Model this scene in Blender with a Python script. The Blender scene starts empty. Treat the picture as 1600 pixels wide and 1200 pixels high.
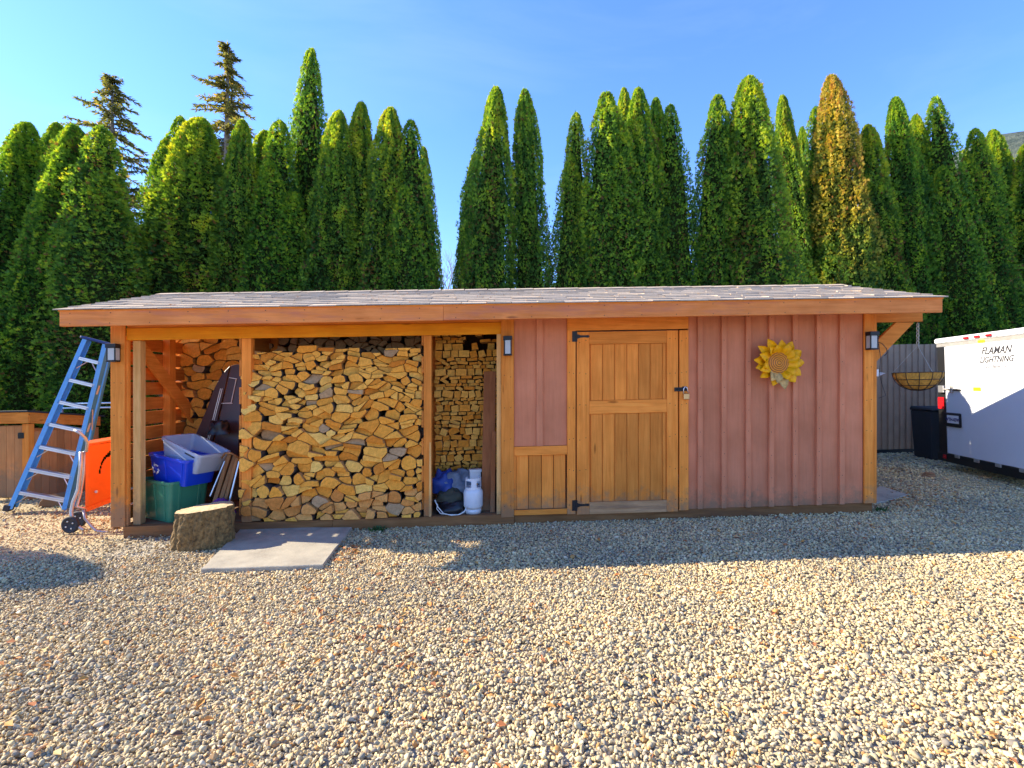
import bpy, math, random
import numpy as np
from mathutils import Vector, Matrix, noise
R = random.Random(7)
S = bpy.context.scene
COL = S.collection
rad = math.radians

# ------------------------------------------------------------------ camera, sky, sun, exposure
SLOPE = 0.021                      # the yard climbs gently to the right
GZ = -0.10                         # gravel level at x = 0
CAMH, FPX = 1.5, 800.0
cam_d = bpy.data.cameras.new('camera'); cam = bpy.data.objects.new('camera', cam_d); COL.objects.link(cam)
cam.location = (0, 0, CAMH); cam.rotation_euler = (rad(90), 0, 0)
cam_d.lens = 18; cam_d.sensor_width = 36; cam_d.clip_end = 3000; cam_d.clip_start = 0.05
S.camera = cam
SUN_EL, SUN_AZ = 29.4, -11.05      # elevation; direction in which the light travels over the ground
w = bpy.data.worlds.new('World'); S.world = w; w.use_nodes = True
nt = w.node_tree; nt.nodes.clear()
sky = nt.nodes.new('ShaderNodeTexSky'); sky.sky_type = 'NISHITA'; sky.sun_disc = False
sky.sun_elevation = rad(SUN_EL); sky.sun_rotation = rad(281.05)
sky.air_density = 1.2; sky.dust_density = 0.15; sky.ozone_density = 3.2
bg = nt.nodes.new('ShaderNodeBackground'); bg.inputs[1].default_value = 0.15
wo = nt.nodes.new('ShaderNodeOutputWorld')
tint = nt.nodes.new('ShaderNodeMix'); tint.data_type = 'RGBA'; tint.blend_type = 'MULTIPLY'; tint.inputs[0].default_value = 1.0; tint.inputs[7].default_value = (0.375, 0.505, 0.81, 1)
nt.links.new(sky.outputs[0], tint.inputs[6])
wtc = nt.nodes.new('ShaderNodeTexCoord'); wmp = nt.nodes.new('ShaderNodeMapping'); wmp.inputs['Scale'].default_value = (1.0, 1.0, 3.2)
wno = nt.nodes.new('ShaderNodeTexNoise'); wno.inputs['Scale'].default_value = 1.7; wno.inputs['Detail'].default_value = 7; wno.inputs['Roughness'].default_value = 0.55; wno.inputs['Distortion'].default_value = 0.6
wrp = nt.nodes.new('ShaderNodeMapRange'); wrp.inputs[1].default_value = 0.48; wrp.inputs[2].default_value = 0.80; wrp.inputs[3].default_value = 0.0; wrp.inputs[4].default_value = 0.13
wmx = nt.nodes.new('ShaderNodeMix'); wmx.data_type = 'RGBA'; wmx.inputs[7].default_value = (2.2, 2.6, 3.1, 1)
nt.links.new(wtc.outputs['Generated'], wmp.inputs[0]); nt.links.new(wmp.outputs[0], wno.inputs[0]); nt.links.new(wno.outputs[0], wrp.inputs[0]); nt.links.new(wrp.outputs[0], wmx.inputs[0]); nt.links.new(tint.outputs[2], wmx.inputs[6])
nt.links.new(wmx.outputs[2], bg.inputs[0]); nt.links.new(bg.outputs[0], wo.inputs[0])
sd = bpy.data.lights.new('sun', 'SUN'); sd.energy = 3.8; sd.angle = rad(0.5); sd.color = (1.0, 0.88, 0.68)
sun = bpy.data.objects.new('sun', sd); COL.objects.link(sun)
ce, se = math.cos(rad(SUN_EL)), math.sin(rad(SUN_EL))
sdir = Vector((math.cos(rad(SUN_AZ)) * ce, math.sin(rad(SUN_AZ)) * ce, -se))
sun.rotation_euler = sdir.to_track_quat('-Z', 'Y').to_euler(); sun.location = (-20, 10, 20)
vs = S.view_settings; vs.view_transform = 'Standard'; vs.look = 'None'; vs.exposure = 1.78; vs.gamma = 1
try: vs.use_curve_mapping = False
except Exception: pass

# ------------------------------------------------------------------ materials
MATS = {}
def nn(t, kind, **kw):
    n = t.nodes.new(kind)
    for k, v in kw.items():
        if k.startswith('i_'):
            key = k[2:]
            n.inputs[int(key) if key.isdigit() else key.replace('_', ' ')].default_value = v
        else: setattr(n, k, v)
    return n
def ramp(t, fac, stops, interp='LINEAR'):
    r = t.nodes.new('ShaderNodeValToRGB'); r.color_ramp.interpolation = interp
    el = r.color_ramp.elements
    while len(el) < len(stops): el.new(0.5)
    for e, (p, c) in zip(el, stops): e.position = p; e.color = (*c, 1)
    t.links.new(fac, r.inputs[0]); return r.outputs[0]
def mix(t, mode, fac, a, b):
    m = t.nodes.new('ShaderNodeMix'); m.data_type = 'RGBA'; m.blend_type = mode
    if isinstance(fac, (int, float)): m.inputs[0].default_value = fac
    else: t.links.new(fac, m.inputs[0])
    for i, x in ((6, a), (7, b)):
        if isinstance(x, tuple): m.inputs[i].default_value = (*x, 1)
        else: t.links.new(x, m.inputs[i])
    return m.outputs[2]
def new_mat(name):
    m = bpy.data.materials.new(name); m.use_nodes = True; t = m.node_tree
    b = t.nodes['Principled BSDF']; MATS[name] = m
    return m, t, b
def coords(t, scale, rnd=True):
    tc = nn(t, 'ShaderNodeTexCoord'); mp = nn(t, 'ShaderNodeMapping')
    mp.inputs['Scale'].default_value = scale
    t.links.new(tc.outputs['Object'], mp.inputs[0])
    if rnd:
        oi = nn(t, 'ShaderNodeObjectInfo'); mu = nn(t, 'ShaderNodeMath', operation='MULTIPLY'); mu.inputs[1].default_value = 37.0
        t.links.new(oi.outputs['Random'], mu.inputs[0]); t.links.new(mu.outputs[0], mp.inputs['Location'])
    return mp.outputs[0]
def wood(name, c_lo, c_hi, axis='Z', stain=None, rough=0.62, knots=True, grain=1.0, vary=0.16):
    m, t, b = new_mat(name)
    ax = {'X': (1.2, 22, 22), 'Y': (22, 1.2, 22), 'Z': (22, 22, 1.2)}[axis]
    v = coords(t, ax)
    n1 = nn(t, 'ShaderNodeTexNoise', i_Scale=1.6, i_Detail=8.0, i_Roughness=0.62, i_Distortion=0.5); t.links.new(v, n1.inputs[0])
    col = ramp(t, n1.outputs[0], [(0.3, c_lo), (0.68, c_hi)])
    v2 = coords(t, (2.2, 2.2, 2.2)); n2 = nn(t, 'ShaderNodeTexNoise', i_Scale=1.3, i_Detail=4.0); t.links.new(v2, n2.inputs[0])
    mot = ramp(t, n2.outputs[0], [(0.3, (0.80, 0.76, 0.72)), (0.7, (1.08, 1.08, 1.08))])
    col = mix(t, 'MULTIPLY', 0.75, col, mot)
    if knots:
        axk = {'X': (1.3, 6, 6), 'Y': (6, 1.3, 6), 'Z': (6, 6, 1.3)}[axis]
        v3 = coords(t, axk); vo = nn(t, 'ShaderNodeTexVoronoi', i_Scale=1.1); t.links.new(v3, vo.inputs[0])
        kn = ramp(t, vo.outputs['Distance'], [(0.04, (0.35, 0.28, 0.22)), (0.11, (1, 1, 1))])
        col = mix(t, 'MULTIPLY', 0.8, col, kn)
    if stain:
        v4 = coords(t, {'X': (1.0, 9, 9), 'Y': (9, 1, 9), 'Z': (9, 9, 1.0)}[axis]); n4 = nn(t, 'ShaderNodeTexNoise', i_Scale=0.9, i_Detail=6.0, i_Roughness=0.7); t.links.new(v4, n4.inputs[0])
        f = ramp(t, n4.outputs[0], [(0.5, (0, 0, 0)), (0.68, (1, 1, 1))])
        col = mix(t, 'MIX', f, col, stain)
    if axis == 'Z':                                          # uneven darker brown blend towards the foot of upright boards
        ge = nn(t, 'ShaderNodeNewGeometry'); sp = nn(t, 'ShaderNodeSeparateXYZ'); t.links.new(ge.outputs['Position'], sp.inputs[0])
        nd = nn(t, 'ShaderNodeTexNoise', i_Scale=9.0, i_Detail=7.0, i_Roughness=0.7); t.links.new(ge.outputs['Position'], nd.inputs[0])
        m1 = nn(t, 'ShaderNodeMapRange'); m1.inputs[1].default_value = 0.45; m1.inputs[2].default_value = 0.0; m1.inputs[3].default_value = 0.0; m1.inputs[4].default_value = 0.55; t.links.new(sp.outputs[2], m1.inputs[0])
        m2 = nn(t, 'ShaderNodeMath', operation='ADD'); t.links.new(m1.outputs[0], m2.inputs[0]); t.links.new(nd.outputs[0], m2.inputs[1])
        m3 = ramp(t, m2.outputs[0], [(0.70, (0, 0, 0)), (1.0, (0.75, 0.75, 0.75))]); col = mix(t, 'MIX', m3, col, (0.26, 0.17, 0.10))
    oi = nn(t, 'ShaderNodeObjectInfo')
    va = ramp(t, oi.outputs['Random'], [(0, (1 - vary,) * 3), (1, (1 + vary, 1 + vary * .8, 1 + vary * .6))])
    col = mix(t, 'MULTIPLY', 1.0, col, va)
    t.links.new(col, b.inputs['Base Color'])
    b.inputs['Roughness'].default_value = rough; b.inputs['Specular IOR Level'].default_value = 0.10
    bp = nn(t, 'ShaderNodeBump', i_Strength=0.35 * grain, i_Distance=0.004)
    t.links.new(n1.outputs[0], bp.inputs['Height']); t.links.new(bp.outputs[0], b.inputs['Normal'])
    return m
def plain(name, c, rough=0.5, metal=0.0, var=0.10, scale=6.0, spec=0.5, bump=0.0, trans=0.0, alpha=1.0, coat=0.0):
    m, t, b = new_mat(name)
    v = coords(t, (1, 1, 1)); n1 = nn(t, 'ShaderNodeTexNoise', i_Scale=scale, i_Detail=6.0, i_Roughness=0.65); t.links.new(v, n1.inputs[0])
    f = ramp(t, n1.outputs[0], [(0.25, (1 - 2 * var,) * 3), (0.75, (1 + var,) * 3)])
    t.links.new(mix(t, 'MULTIPLY', 1.0, tuple(c), f), b.inputs['Base Color'])
    b.inputs['Roughness'].default_value = rough; b.inputs['Metallic'].default_value = metal
    b.inputs['Specular IOR Level'].default_value = spec
    b.inputs['Transmission Weight'].default_value = trans; b.inputs['Alpha'].default_value = alpha
    b.inputs['Coat Weight'].default_value = coat
    if bump:
        bp = nn(t, 'ShaderNodeBump', i_Strength=0.6, i_Distance=bump); t.links.new(n1.outputs[0], bp.inputs['Height']); t.links.new(bp.outputs[0], b.inputs['Normal'])
    return m
CLO, CHI = (0.74, 0.215, 0.030), (0.95, 0.335, 0.060)
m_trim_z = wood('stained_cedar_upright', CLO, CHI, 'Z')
m_trim_x = wood('stained_cedar_level', CLO, CHI, 'X')
m_trim_y = wood('stained_cedar_deep', CLO, CHI, 'Y')
m_glow_x = wood('amber_header', (0.88, 0.27, 0.010), (0.98, 0.38, 0.018), 'X')
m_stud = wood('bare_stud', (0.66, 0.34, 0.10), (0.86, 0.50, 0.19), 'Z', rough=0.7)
m_fascia = wood('fascia_stain', (0.74, 0.215, 0.048), (0.90, 0.31, 0.085), 'X', stain=(0.60, 0.19, 0.10))
m_sill = wood('sill_brown', (0.20, 0.085, 0.03), (0.32, 0.15, 0.06), 'X', stain=(0.17, 0.08, 0.04), rough=0.8)
m_greyrail = wood('weathered_rail', (0.52, 0.26, 0.11), (0.66, 0.38, 0.19), 'X', stain=(0.25, 0.14, 0.09), rough=0.85)
m_slat = wood('slat_cedar', (0.50, 0.15, 0.025), (0.70, 0.25, 0.05), 'Y')
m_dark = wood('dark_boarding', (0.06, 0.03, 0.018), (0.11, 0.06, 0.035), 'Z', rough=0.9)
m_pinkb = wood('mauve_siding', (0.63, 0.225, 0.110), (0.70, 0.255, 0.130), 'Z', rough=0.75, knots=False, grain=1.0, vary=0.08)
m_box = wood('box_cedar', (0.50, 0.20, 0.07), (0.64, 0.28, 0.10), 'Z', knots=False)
m_black = plain('black_iron', (0.02, 0.02, 0.022), 0.45, 0.4)
m_alu = plain('aluminium', (0.72, 0.72, 0.74), 0.38, 0.85, 0.08)
m_tube = plain('grey_tube', (0.55, 0.52, 0.48), 0.45, 0.6, 0.1)
m_blue = plain('blue_fibreglass', (0.10, 0.41, 0.84), 0.42, 0.0, 0.08)
m_bluedk = plain('blue_cap', (0.015, 0.04, 0.16), 0.5)
m_orange = plain('orange_plastic', (0.95, 0.14, 0.01), 0.4, 0.0, 0.06)
m_rubber = plain('rubber', (0.03, 0.03, 0.032), 0.75)
m_green = plain('green_plastic', (0.045, 0.22, 0.12), 0.38, 0.0, 0.05)
m_bluebin = plain('blue_plastic', (0.006, 0.055, 0.60), 0.3, 0.0, 0.05)
m_clear = plain('clear_plastic', (0.60, 0.68, 0.82), 0.25, 0.0, 0.04, trans=0.35)
m_white = plain('white_paint', (0.80, 0.80, 0.80), 0.4, 0.0, 0.03)
m_trailer = plain('trailer_white', (0.80, 0.81, 0.83), 0.25, 0.0, 0.02, scale=1.5)
m_tank = plain('tank_white', (0.72, 0.72, 0.74), 0.35, 0.0, 0.06)
m_glass = plain('frosted_glass', (0.62, 0.62, 0.60), 0.3, 0.0, 0.03, trans=0.2)
m_red = plain('red_lens', (0.55, 0.01, 0.015), 0.2)
m_yellow = plain('yellow_lens', (0.85, 0.70, 0.02), 0.3)
m_amber = plain('warning_sticker', (0.62, 0.36, 0.01), 0.5)
m_ink = plain('black_ink', (0.03, 0.03, 0.04), 0.6)
m_inkblue = plain('blue_ink', (0.02, 0.03, 0.16), 0.6)
m_inkgrey = plain('grey_ink', (0.22, 0.22, 0.25), 0.6)
m_brown = plain('brown_laminate', (0.075, 0.032, 0.028), 0.35, 0.0, 0.08)
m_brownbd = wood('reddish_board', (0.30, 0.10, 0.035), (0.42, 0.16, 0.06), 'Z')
m_chain = plain('chain_metal', (0.55, 0.5, 0.4), 0.5, 0.7)
m_coir = plain('coir_liner', (0.55, 0.27, 0.04), 0.95, 0, 0.3, 30, bump=0.01)
m_tarp = plain('grey_tarp', (0.20, 0.23, 0.28), 0.6, 0, 0.3, 9, bump=0.01)
m_tarpb = plain('blue_tarp', (0.02, 0.06, 0.30), 0.5, 0, 0.2, 9)
m_olive = plain('olive_cloth', (0.06, 0.06, 0.04), 0.85, 0, 0.2, 12)
m_bag = plain('black_bag', (0.012, 0.012, 0.016), 0.35, 0, 0.2, 12, bump=0.01)
m_hose = plain('pale_hose', (0.70, 0.66, 0.62), 0.45)
m_fence = plain('taupe_metal', (0.50, 0.30, 0.18), 0.6, 0.0, 0.12, 3, spec=0.15)
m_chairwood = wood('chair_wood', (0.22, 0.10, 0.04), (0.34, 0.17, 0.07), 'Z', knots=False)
m_purple = plain('purple_cloth', (0.12, 0.02, 0.16), 0.9)
m_brass = plain('brass', (0.70, 0.42, 0.18), 0.35, 0.8)

# concrete
m_conc, t, b = new_mat('concrete')
v = coords(t, (1, 1, 1)); n1 = nn(t, 'ShaderNodeTexNoise', i_Scale=4.0, i_Detail=10.0, i_Roughness=0.7); t.links.new(v, n1.inputs[0])
t.links.new(ramp(t, n1.outputs[0], [(0.25, (0.20, 0.175, 0.135)), (0.45, (0.32, 0.285, 0.215)), (0.7, (0.42, 0.375, 0.28))]), b.inputs['Base Color'])
b.inputs['Roughness'].default_value = 0.95
n2 = nn(t, 'ShaderNodeTexNoise', i_Scale=60.0, i_Detail=6.0); t.links.new(v, n2.inputs[0])
bp = nn(t, 'ShaderNodeBump', i_Strength=0.5, i_Distance=0.006); t.links.new(n2.outputs[0], bp.inputs['Height']); t.links.new(bp.outputs[0], b.inputs['Normal'])

# shingles
m_shingle, t, b = new_mat('asphalt_shingle')
v = coords(t, (1, 1, 1)); n1 = nn(t, 'ShaderNodeTexNoise', i_Scale=140.0, i_Detail=4.0); t.links.new(v, n1.inputs[0])
n2 = nn(t, 'ShaderNodeTexNoise', i_Scale=3.0, i_Detail=5.0); t.links.new(v, n2.inputs[0])
c = ramp(t, n1.outputs[0], [(0.3, (0.38, 0.30, 0.22)), (0.7, (0.62, 0.51, 0.38))])
c = mix(t, 'MULTIPLY', 0.7, c, ramp(t, n2.outputs[0], [(0.3, (0.8, 0.76, 0.72)), (0.7, (1.2, 1.2, 1.2))]))
oi = nn(t, 'ShaderNodeObjectInfo'); c = mix(t, 'MULTIPLY', 1.0, c, ramp(t, oi.outputs['Random'], [(0, (0.84, 0.84, 0.86)), (0.5, (1, 1, 1)), (1, (1.12, 1.08, 1.02))]))
t.links.new(c, b.inputs['Base Color']); b.inputs['Roughness'].default_value = 0.95; b.inputs['Specular IOR Level'].default_value = 0.12
bp = nn(t, 'ShaderNodeBump', i_Strength=0.6, i_Distance=0.003); t.links.new(n1.outputs[0], bp.inputs['Height']); t.links.new(bp.outputs[0], b.inputs['Normal'])

# cut ends of firewood
def endgrain(name, stops, ring=26.0):
    m, t, b = new_mat(name)
    oi = nn(t, 'ShaderNodeObjectInfo')
    base = ramp(t, oi.outputs['Random'], stops)
    tc = nn(t, 'ShaderNodeTexCoord')
    mp = nn(t, 'ShaderNodeMapping'); t.links.new(tc.outputs['Object'], mp.inputs[0])
    cm = nn(t, 'ShaderNodeCombineXYZ'); 
    s1 = nn(t, 'ShaderNodeMath', operation='SINE'); mu = nn(t, 'ShaderNodeMath', operation='MULTIPLY'); mu.inputs[1].default_value = 91.0
    t.links.new(oi.outputs['Random'], mu.inputs[0]); t.links.new(mu.outputs[0], s1.inputs[0])
    k = nn(t, 'ShaderNodeMath', operation='MULTIPLY'); k.inputs[1].default_value = 0.07; t.links.new(s1.outputs[0], k.inputs[0])
    t.links.new(k.outputs[0], cm.inputs[0]); cm.inputs[2].default_value = 0.05
    t.links.new(cm.outputs[0], mp.inputs['Location'])
    wv = nn(t, 'ShaderNodeTexWave', wave_type='RINGS', rings_direction='Y', i_Scale=ring, i_Distortion=1.6, i_Detail=2.0); t.links.new(mp.outputs[0], wv.inputs[0])
    c = mix(t, 'MULTIPLY', 0.28, base, ramp(t, wv.outputs[1], [(0.1, (0.6, 0.5, 0.42)), (0.8, (1.05, 1.05, 1.05))]))
    n1 = nn(t, 'ShaderNodeTexNoise', i_Scale=28.0, i_Detail=7.0, i_Roughness=0.75); t.links.new(mp.outputs[0], n1.inputs[0])
    c = mix(t, 'MULTIPLY', 0.85, c, ramp(t, n1.outputs[0], [(0.3, (0.60, 0.55, 0.50)), (0.62, (1.12, 1.12, 1.12))]))
    t.links.new(c, b.inputs['Base Color']); b.inputs['Roughness'].default_value = 0.85; b.inputs['Specular IOR Level'].default_value = 0.08
    bp = nn(t, 'ShaderNodeBump', i_Strength=0.7, i_Distance=0.004); t.links.new(n1.outputs[0], bp.inputs['Height']); t.links.new(bp.outputs[0], b.inputs['Normal'])
    return m
m_end = endgrain('log_end', [(0, (0.66, 0.22, 0.030)), (0.12, (0.90, 0.35, 0.045)), (0.3, (0.97, 0.48, 0.085)), (0.5, (0.82, 0.31, 0.040)), (0.75, (0.97, 0.42, 0.060)), (1, (0.97, 0.58, 0.14))])
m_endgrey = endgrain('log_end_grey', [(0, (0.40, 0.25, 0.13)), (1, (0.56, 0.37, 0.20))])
m_endlow = endgrain('log_end_rosy', [(0, (0.72, 0.27, 0.06)), (1, (0.90, 0.44, 0.13))])
m_lumber = endgrain('lumber_end', [(0, (0.80, 0.30, 0.035)), (0.4, (0.94, 0.42, 0.065)), (1, (0.97, 0.55, 0.12))], 50)
m_split = wood('split_wood', (0.42, 0.19, 0.06), (0.66, 0.36, 0.13), 'Y', knots=False, rough=0.85)
m_bark = plain('bark', (0.075, 0.048, 0.034), 0.95, 0, 0.45, 40, bump=0.02)
m_bark2 = plain('stump_bark', (0.25, 0.15, 0.05), 0.95, 0, 0.45, 28, bump=0.03)
m_stumptop = endgrain('stump_top', [(0, (0.58, 0.44, 0.26)), (1, (0.62, 0.48, 0.28))], 18)

# foliage
def foliage(name, stops, transl=0.35, hue=0.15):
    m, t, b = new_mat(name)
    at = nn(t, 'ShaderNodeAttribute', attribute_name='tint')
    c = ramp(t, at.outputs['Fac'], stops)
    oi = nn(t, 'ShaderNodeObjectInfo')
    c = mix(t, 'MULTIPLY', 1.0, c, ramp(t, oi.outputs['Random'], [(0, (1 - hue, 1 - hue * .4, 1 - hue)), (0.5, (1, 1, 1)), (1, (1 + hue * 1.4, 1 + hue * .4, 1))]))
    t.links.new(c, b.inputs['Base Color']); b.inputs['Roughness'].default_value = 0.6; b.inputs['Specular IOR Level'].default_value = 0.25
    tr = nn(t, 'ShaderNodeBsdfTranslucent')
    c2 = mix(t, 'MULTIPLY', 1.0, c, (2.4, 2.1, 0.8)); t.links.new(c2, tr.inputs[0])
    ms = nn(t, 'ShaderNodeMixShader'); ms.inputs[0].default_value = transl
    out = t.nodes['Material Output']
    t.links.new(b.outputs[0], ms.inputs[1]); t.links.new(tr.outputs[0], ms.inputs[2]); t.links.new(ms.outputs[0], out.inputs[0])
    return m
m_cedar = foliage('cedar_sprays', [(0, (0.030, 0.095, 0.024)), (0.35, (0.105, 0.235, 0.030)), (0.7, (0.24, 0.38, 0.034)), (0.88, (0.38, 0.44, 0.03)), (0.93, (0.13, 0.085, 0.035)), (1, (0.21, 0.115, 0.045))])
GREENS = [(0, (0.025, 0.085, 0.022)), (0.35, (0.085, 0.20, 0.028)), (0.7, (0.19, 0.32, 0.032)), (1, (0.30, 0.34, 0.04))]
m_goldcedar = foliage('golden_cedar_sprays', [(0, (0.05, 0.09, 0.02)), (0.30, (0.13, 0.18, 0.025)), (0.50, (0.36, 0.34, 0.04)), (0.72, (0.56, 0.46, 0.07)), (0.9, (0.34, 0.20, 0.05)), (1, (0.30, 0.13, 0.04))], 0.2)
t = m_goldcedar.node_tree; tc = nn(t, 'ShaderNodeTexCoord'); sx = nn(t, 'ShaderNodeSeparateXYZ'); t.links.new(tc.outputs['Object'], sx.inputs[0])
n1 = nn(t, 'ShaderNodeTexNoise', i_Scale=1.4, i_Detail=3.0); t.links.new(tc.outputs['Object'], n1.inputs[0])
ad = nn(t, 'ShaderNodeMath', operation='MULTIPLY_ADD'); t.links.new(n1.outputs[0], ad.inputs[0]); ad.inputs[1].default_value = 6.0; t.links.new(sx.outputs[2], ad.inputs[2])
mr = nn(t, 'ShaderNodeMapRange'); mr.inputs[1].default_value = 6.3; mr.inputs[2].default_value = 7.6; t.links.new(ad.outputs[0], mr.inputs[0])
at = [n for n in t.nodes if n.type == 'ATTRIBUTE'][0]; gr = [n for n in t.nodes if n.type == 'VALTORGB'][0]; tgt = [l.to_socket for l in gr.outputs[0].links]
green = ramp(t, at.outputs['Fac'], GREENS); mx = mix(t, 'MIX', mr.outputs[0], green, gr.outputs[0])
for k_ in tgt: t.links.new(mx, k_)
m_spruce = foliage('spruce_needles', [(0, (0.05, 0.075, 0.030)), (0.6, (0.15, 0.165, 0.055)), (1, (0.30, 0.21, 0.07))], 0.40)
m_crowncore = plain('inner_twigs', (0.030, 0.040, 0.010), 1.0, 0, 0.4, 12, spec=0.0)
m_trunk = plain('tree_bark', (0.13, 0.09, 0.06), 0.95, 0, 0.4, 14, bump=0.02)
m_palebark = plain('pale_spruce_bark', (0.30, 0.24, 0.18), 0.95, 0, 0.4, 14, bump=0.02)
m_weed = plain('weed_green', (0.05, 0.12, 0.02), 0.7)

# ------------------------------------------------------------------ geometry helpers
class Frame:
    def __init__(s, o, ex, ey, ez): s.o = Vector(o); s.M = Matrix((Vector(ex), Vector(ey), Vector(ez))).transposed()
    def W(s, p): return s.o + s.M @ Vector(p)
def frame_z(o, deg, shear=False):
    a = rad(deg); ex = Vector((math.cos(a), math.sin(a), 0)); ey = Vector((-math.sin(a), math.cos(a), 0))
    if shear: ex.z = SLOPE * ex.x; ey.z = SLOPE * ey.x
    return Frame(o, ex, ey, (0, 0, 1))
WORLD = Frame((0, 0, 0), (1, 0, 0), (0, 1, 0), (0, 0, 1))
WL = {}
class MB:
    def __init__(s): s.v = []; s.f = []; s.m = []
    def add(s, vs_, fs_, mi=0):
        k = len(s.v); s.v += [tuple(x) for x in vs_]
        for f in fs_: s.f.append(tuple(i + k for i in f)); s.m.append(mi)
        return s
    def box(s, x0, x1, y0, y1, z0, z1, mi=0):
        return s.add([(x0,y0,z0),(x1,y0,z0),(x1,y1,z0),(x0,y1,z0),(x0,y0,z1),(x1,y0,z1),(x1,y1,z1),(x0,y1,z1)],
                     [(0,3,2,1),(4,5,6,7),(0,1,5,4),(1,2,6,5),(2,3,7,6),(3,0,4,7)], mi)
    def hexa(s, p, mi=0):
        return s.add(p, [(0,3,2,1),(4,5,6,7),(0,1,5,4),(1,2,6,5),(2,3,7,6),(3,0,4,7)], mi)
    def bar(s, a, b_, wd, dp, up=(0, 1, 0), mi=0):          # rectangular bar from a to b
        a, b_ = Vector(a), Vector(b_); d = (b_ - a).normalized(); n = Vector(up); n = (n - d * n.dot(d)).normalized(); q = d.cross(n)
        P = []
        for c in (a, b_):
            P += [c - q*wd/2 - n*dp/2, c + q*wd/2 - n*dp/2, c + q*wd/2 + n*dp/2, c - q*wd/2 + n*dp/2]
        return s.hexa(P, mi)
    def prism(s, poly, d, mi=0, mside=None):                # poly: 3D points, extruded by vector d
        n = len(poly); d = Vector(d); P = [Vector(p) for p in poly]
        k = len(s.v); s.v += [tuple(p) for p in P] + [tuple(p + d) for p in P]
        s.f.append(tuple(k + i for i in range(n))); s.m.append(mi)
        s.f.append(tuple(k + n + i for i in reversed(range(n)))); s.m.append(mi)
        for i in range(n):
            j = (i + 1) % n; s.f.append((k + i, k + n + i, k + n + j, k + j)); s.m.append(mi if mside is None else (mside[i] if isinstance(mside, list) else mside))
        return s
    def tube(s, pts, r, n=8, mi=0, close=True):
        P = [Vector(p) for p in pts]; rs = r if isinstance(r, (list, tuple)) else [r] * len(P)
        k = len(s.v); prev = None
        for i, p in enumerate(P):
            d = (P[min(i+1, len(P)-1)] - P[max(i-1, 0)]).normalized()
            if prev is None:
                a = Vector((0, 0, 1)) if abs(d.z) < 0.9 else Vector((1, 0, 0)); x = a.cross(d).normalized()
            else: x = (prev - d * prev.dot(d)).normalized()
            prev = x; y = d.cross(x)
            for j in range(n):
                t_ = 2 * math.pi * j / n; s.v.append(tuple(p + (x * math.cos(t_) + y * math.sin(t_)) * rs[i]))
        for i in range(len(P) - 1):
            for j in range(n):
                a, b_ = k + i*n + j, k + i*n + (j+1) % n
                s.f.append((a, b_, b_ + n, a + n)); s.m.append(mi)
        if close:
            s.f.append(tuple(k + j for j in reversed(range(n)))); s.m.append(mi)
            s.f.append(tuple(k + (len(P)-1)*n + j for j in range(n))); s.m.append(mi)
        return s
    def lathe(s, prof, c=(0, 0, 0), n=24, mi=0, ax='Z'):
        k = len(s.v)
        for (r, z) in prof:
            for j in range(n):
                t_ = 2*math.pi*j/n; x, y = r*math.cos(t_), r*math.sin(t_)
                p = (x, y, z) if ax == 'Z' else ((x, z, y) if ax == 'Y' else (z, x, y))
                s.v.append((c[0]+p[0], c[1]+p[1], c[2]+p[2]))
        for i in range(len(prof)-1):
            for j in range(n):
                a, b_ = k+i*n+j, k+i*n+(j+1) % n; s.f.append((a, b_, b_+n, a+n)); s.m.append(mi)
        return s
    def build(s, name, mats, fr=WORLD, parent=None, origin=None, smooth=False, bev=0.0, kind=None, mesh=None):
        if not isinstance(mats, (list, tuple)): mats = [mats]
        if origin is None:
            xs = [p[0] for p in s.v]; ys = [p[1] for p in s.v]; zs = [p[2] for p in s.v]
            origin = ((min(xs)+max(xs))/2, (min(ys)+max(ys))/2, min(zs) if parent is None else (min(zs)+max(zs))/2)
        o3 = Vector(origin)
        me = bpy.data.meshes.new(name)
        me.from_pydata([tuple(fr.M @ (Vector(p) - o3)) for p in s.v], [], s.f)
        for m_ in mats: me.materials.append(m_)
        if len(mats) > 1: me.polygons.foreach_set('material_index', s.m)
        if smooth: me.polygons.foreach_set('use_smooth', [True]*len(me.polygons))
        me.update()
        return place(name, me, fr.W(origin), parent, bev, kind)
def place(name, me, wloc, parent=None, bev=0.0, kind=None):
    ob = bpy.data.objects.new(name, me); COL.objects.link(ob)
    WL[ob.name] = Vector(wloc)
    if parent is not None: ob.parent = parent; ob.location = Vector(wloc) - WL[parent.name]
    else: ob.location = wloc
    if bev:
        md = ob.modifiers.new('bevel', 'BEVEL'); md.width = bev; md.segments = 1; md.limit_method = 'ANGLE'
    if kind: ob['kind'] = kind
    return ob
def tag(o, label, cat, group=None):
    o['label'] = label; o['category'] = cat
    if group: o['group'] = group
    return o
def thing(name, wloc, label, cat, group=None):
    e = bpy.data.objects.new(name, None); COL.objects.link(e); e.location = wloc; WL[e.name] = Vector(wloc); e.empty_display_size = 0.1
    return tag(e, label, cat, group)
def gz(x, y=0): return GZ + SLOPE * x
def G(px, py, h=0.0):                                      # point of the yard seen at a place of the survey photo
    Y = FPX * (CAMH - GZ - h) / (py - 600 + SLOPE * (px - 800)); X = (px - 800) / FPX * Y
    return Vector((X, Y, gz(X) + h))
def P3(px, py, Y): return Vector(((px-800)/FPX*Y, Y, CAMH - (py-600)/FPX*Y))

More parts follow.
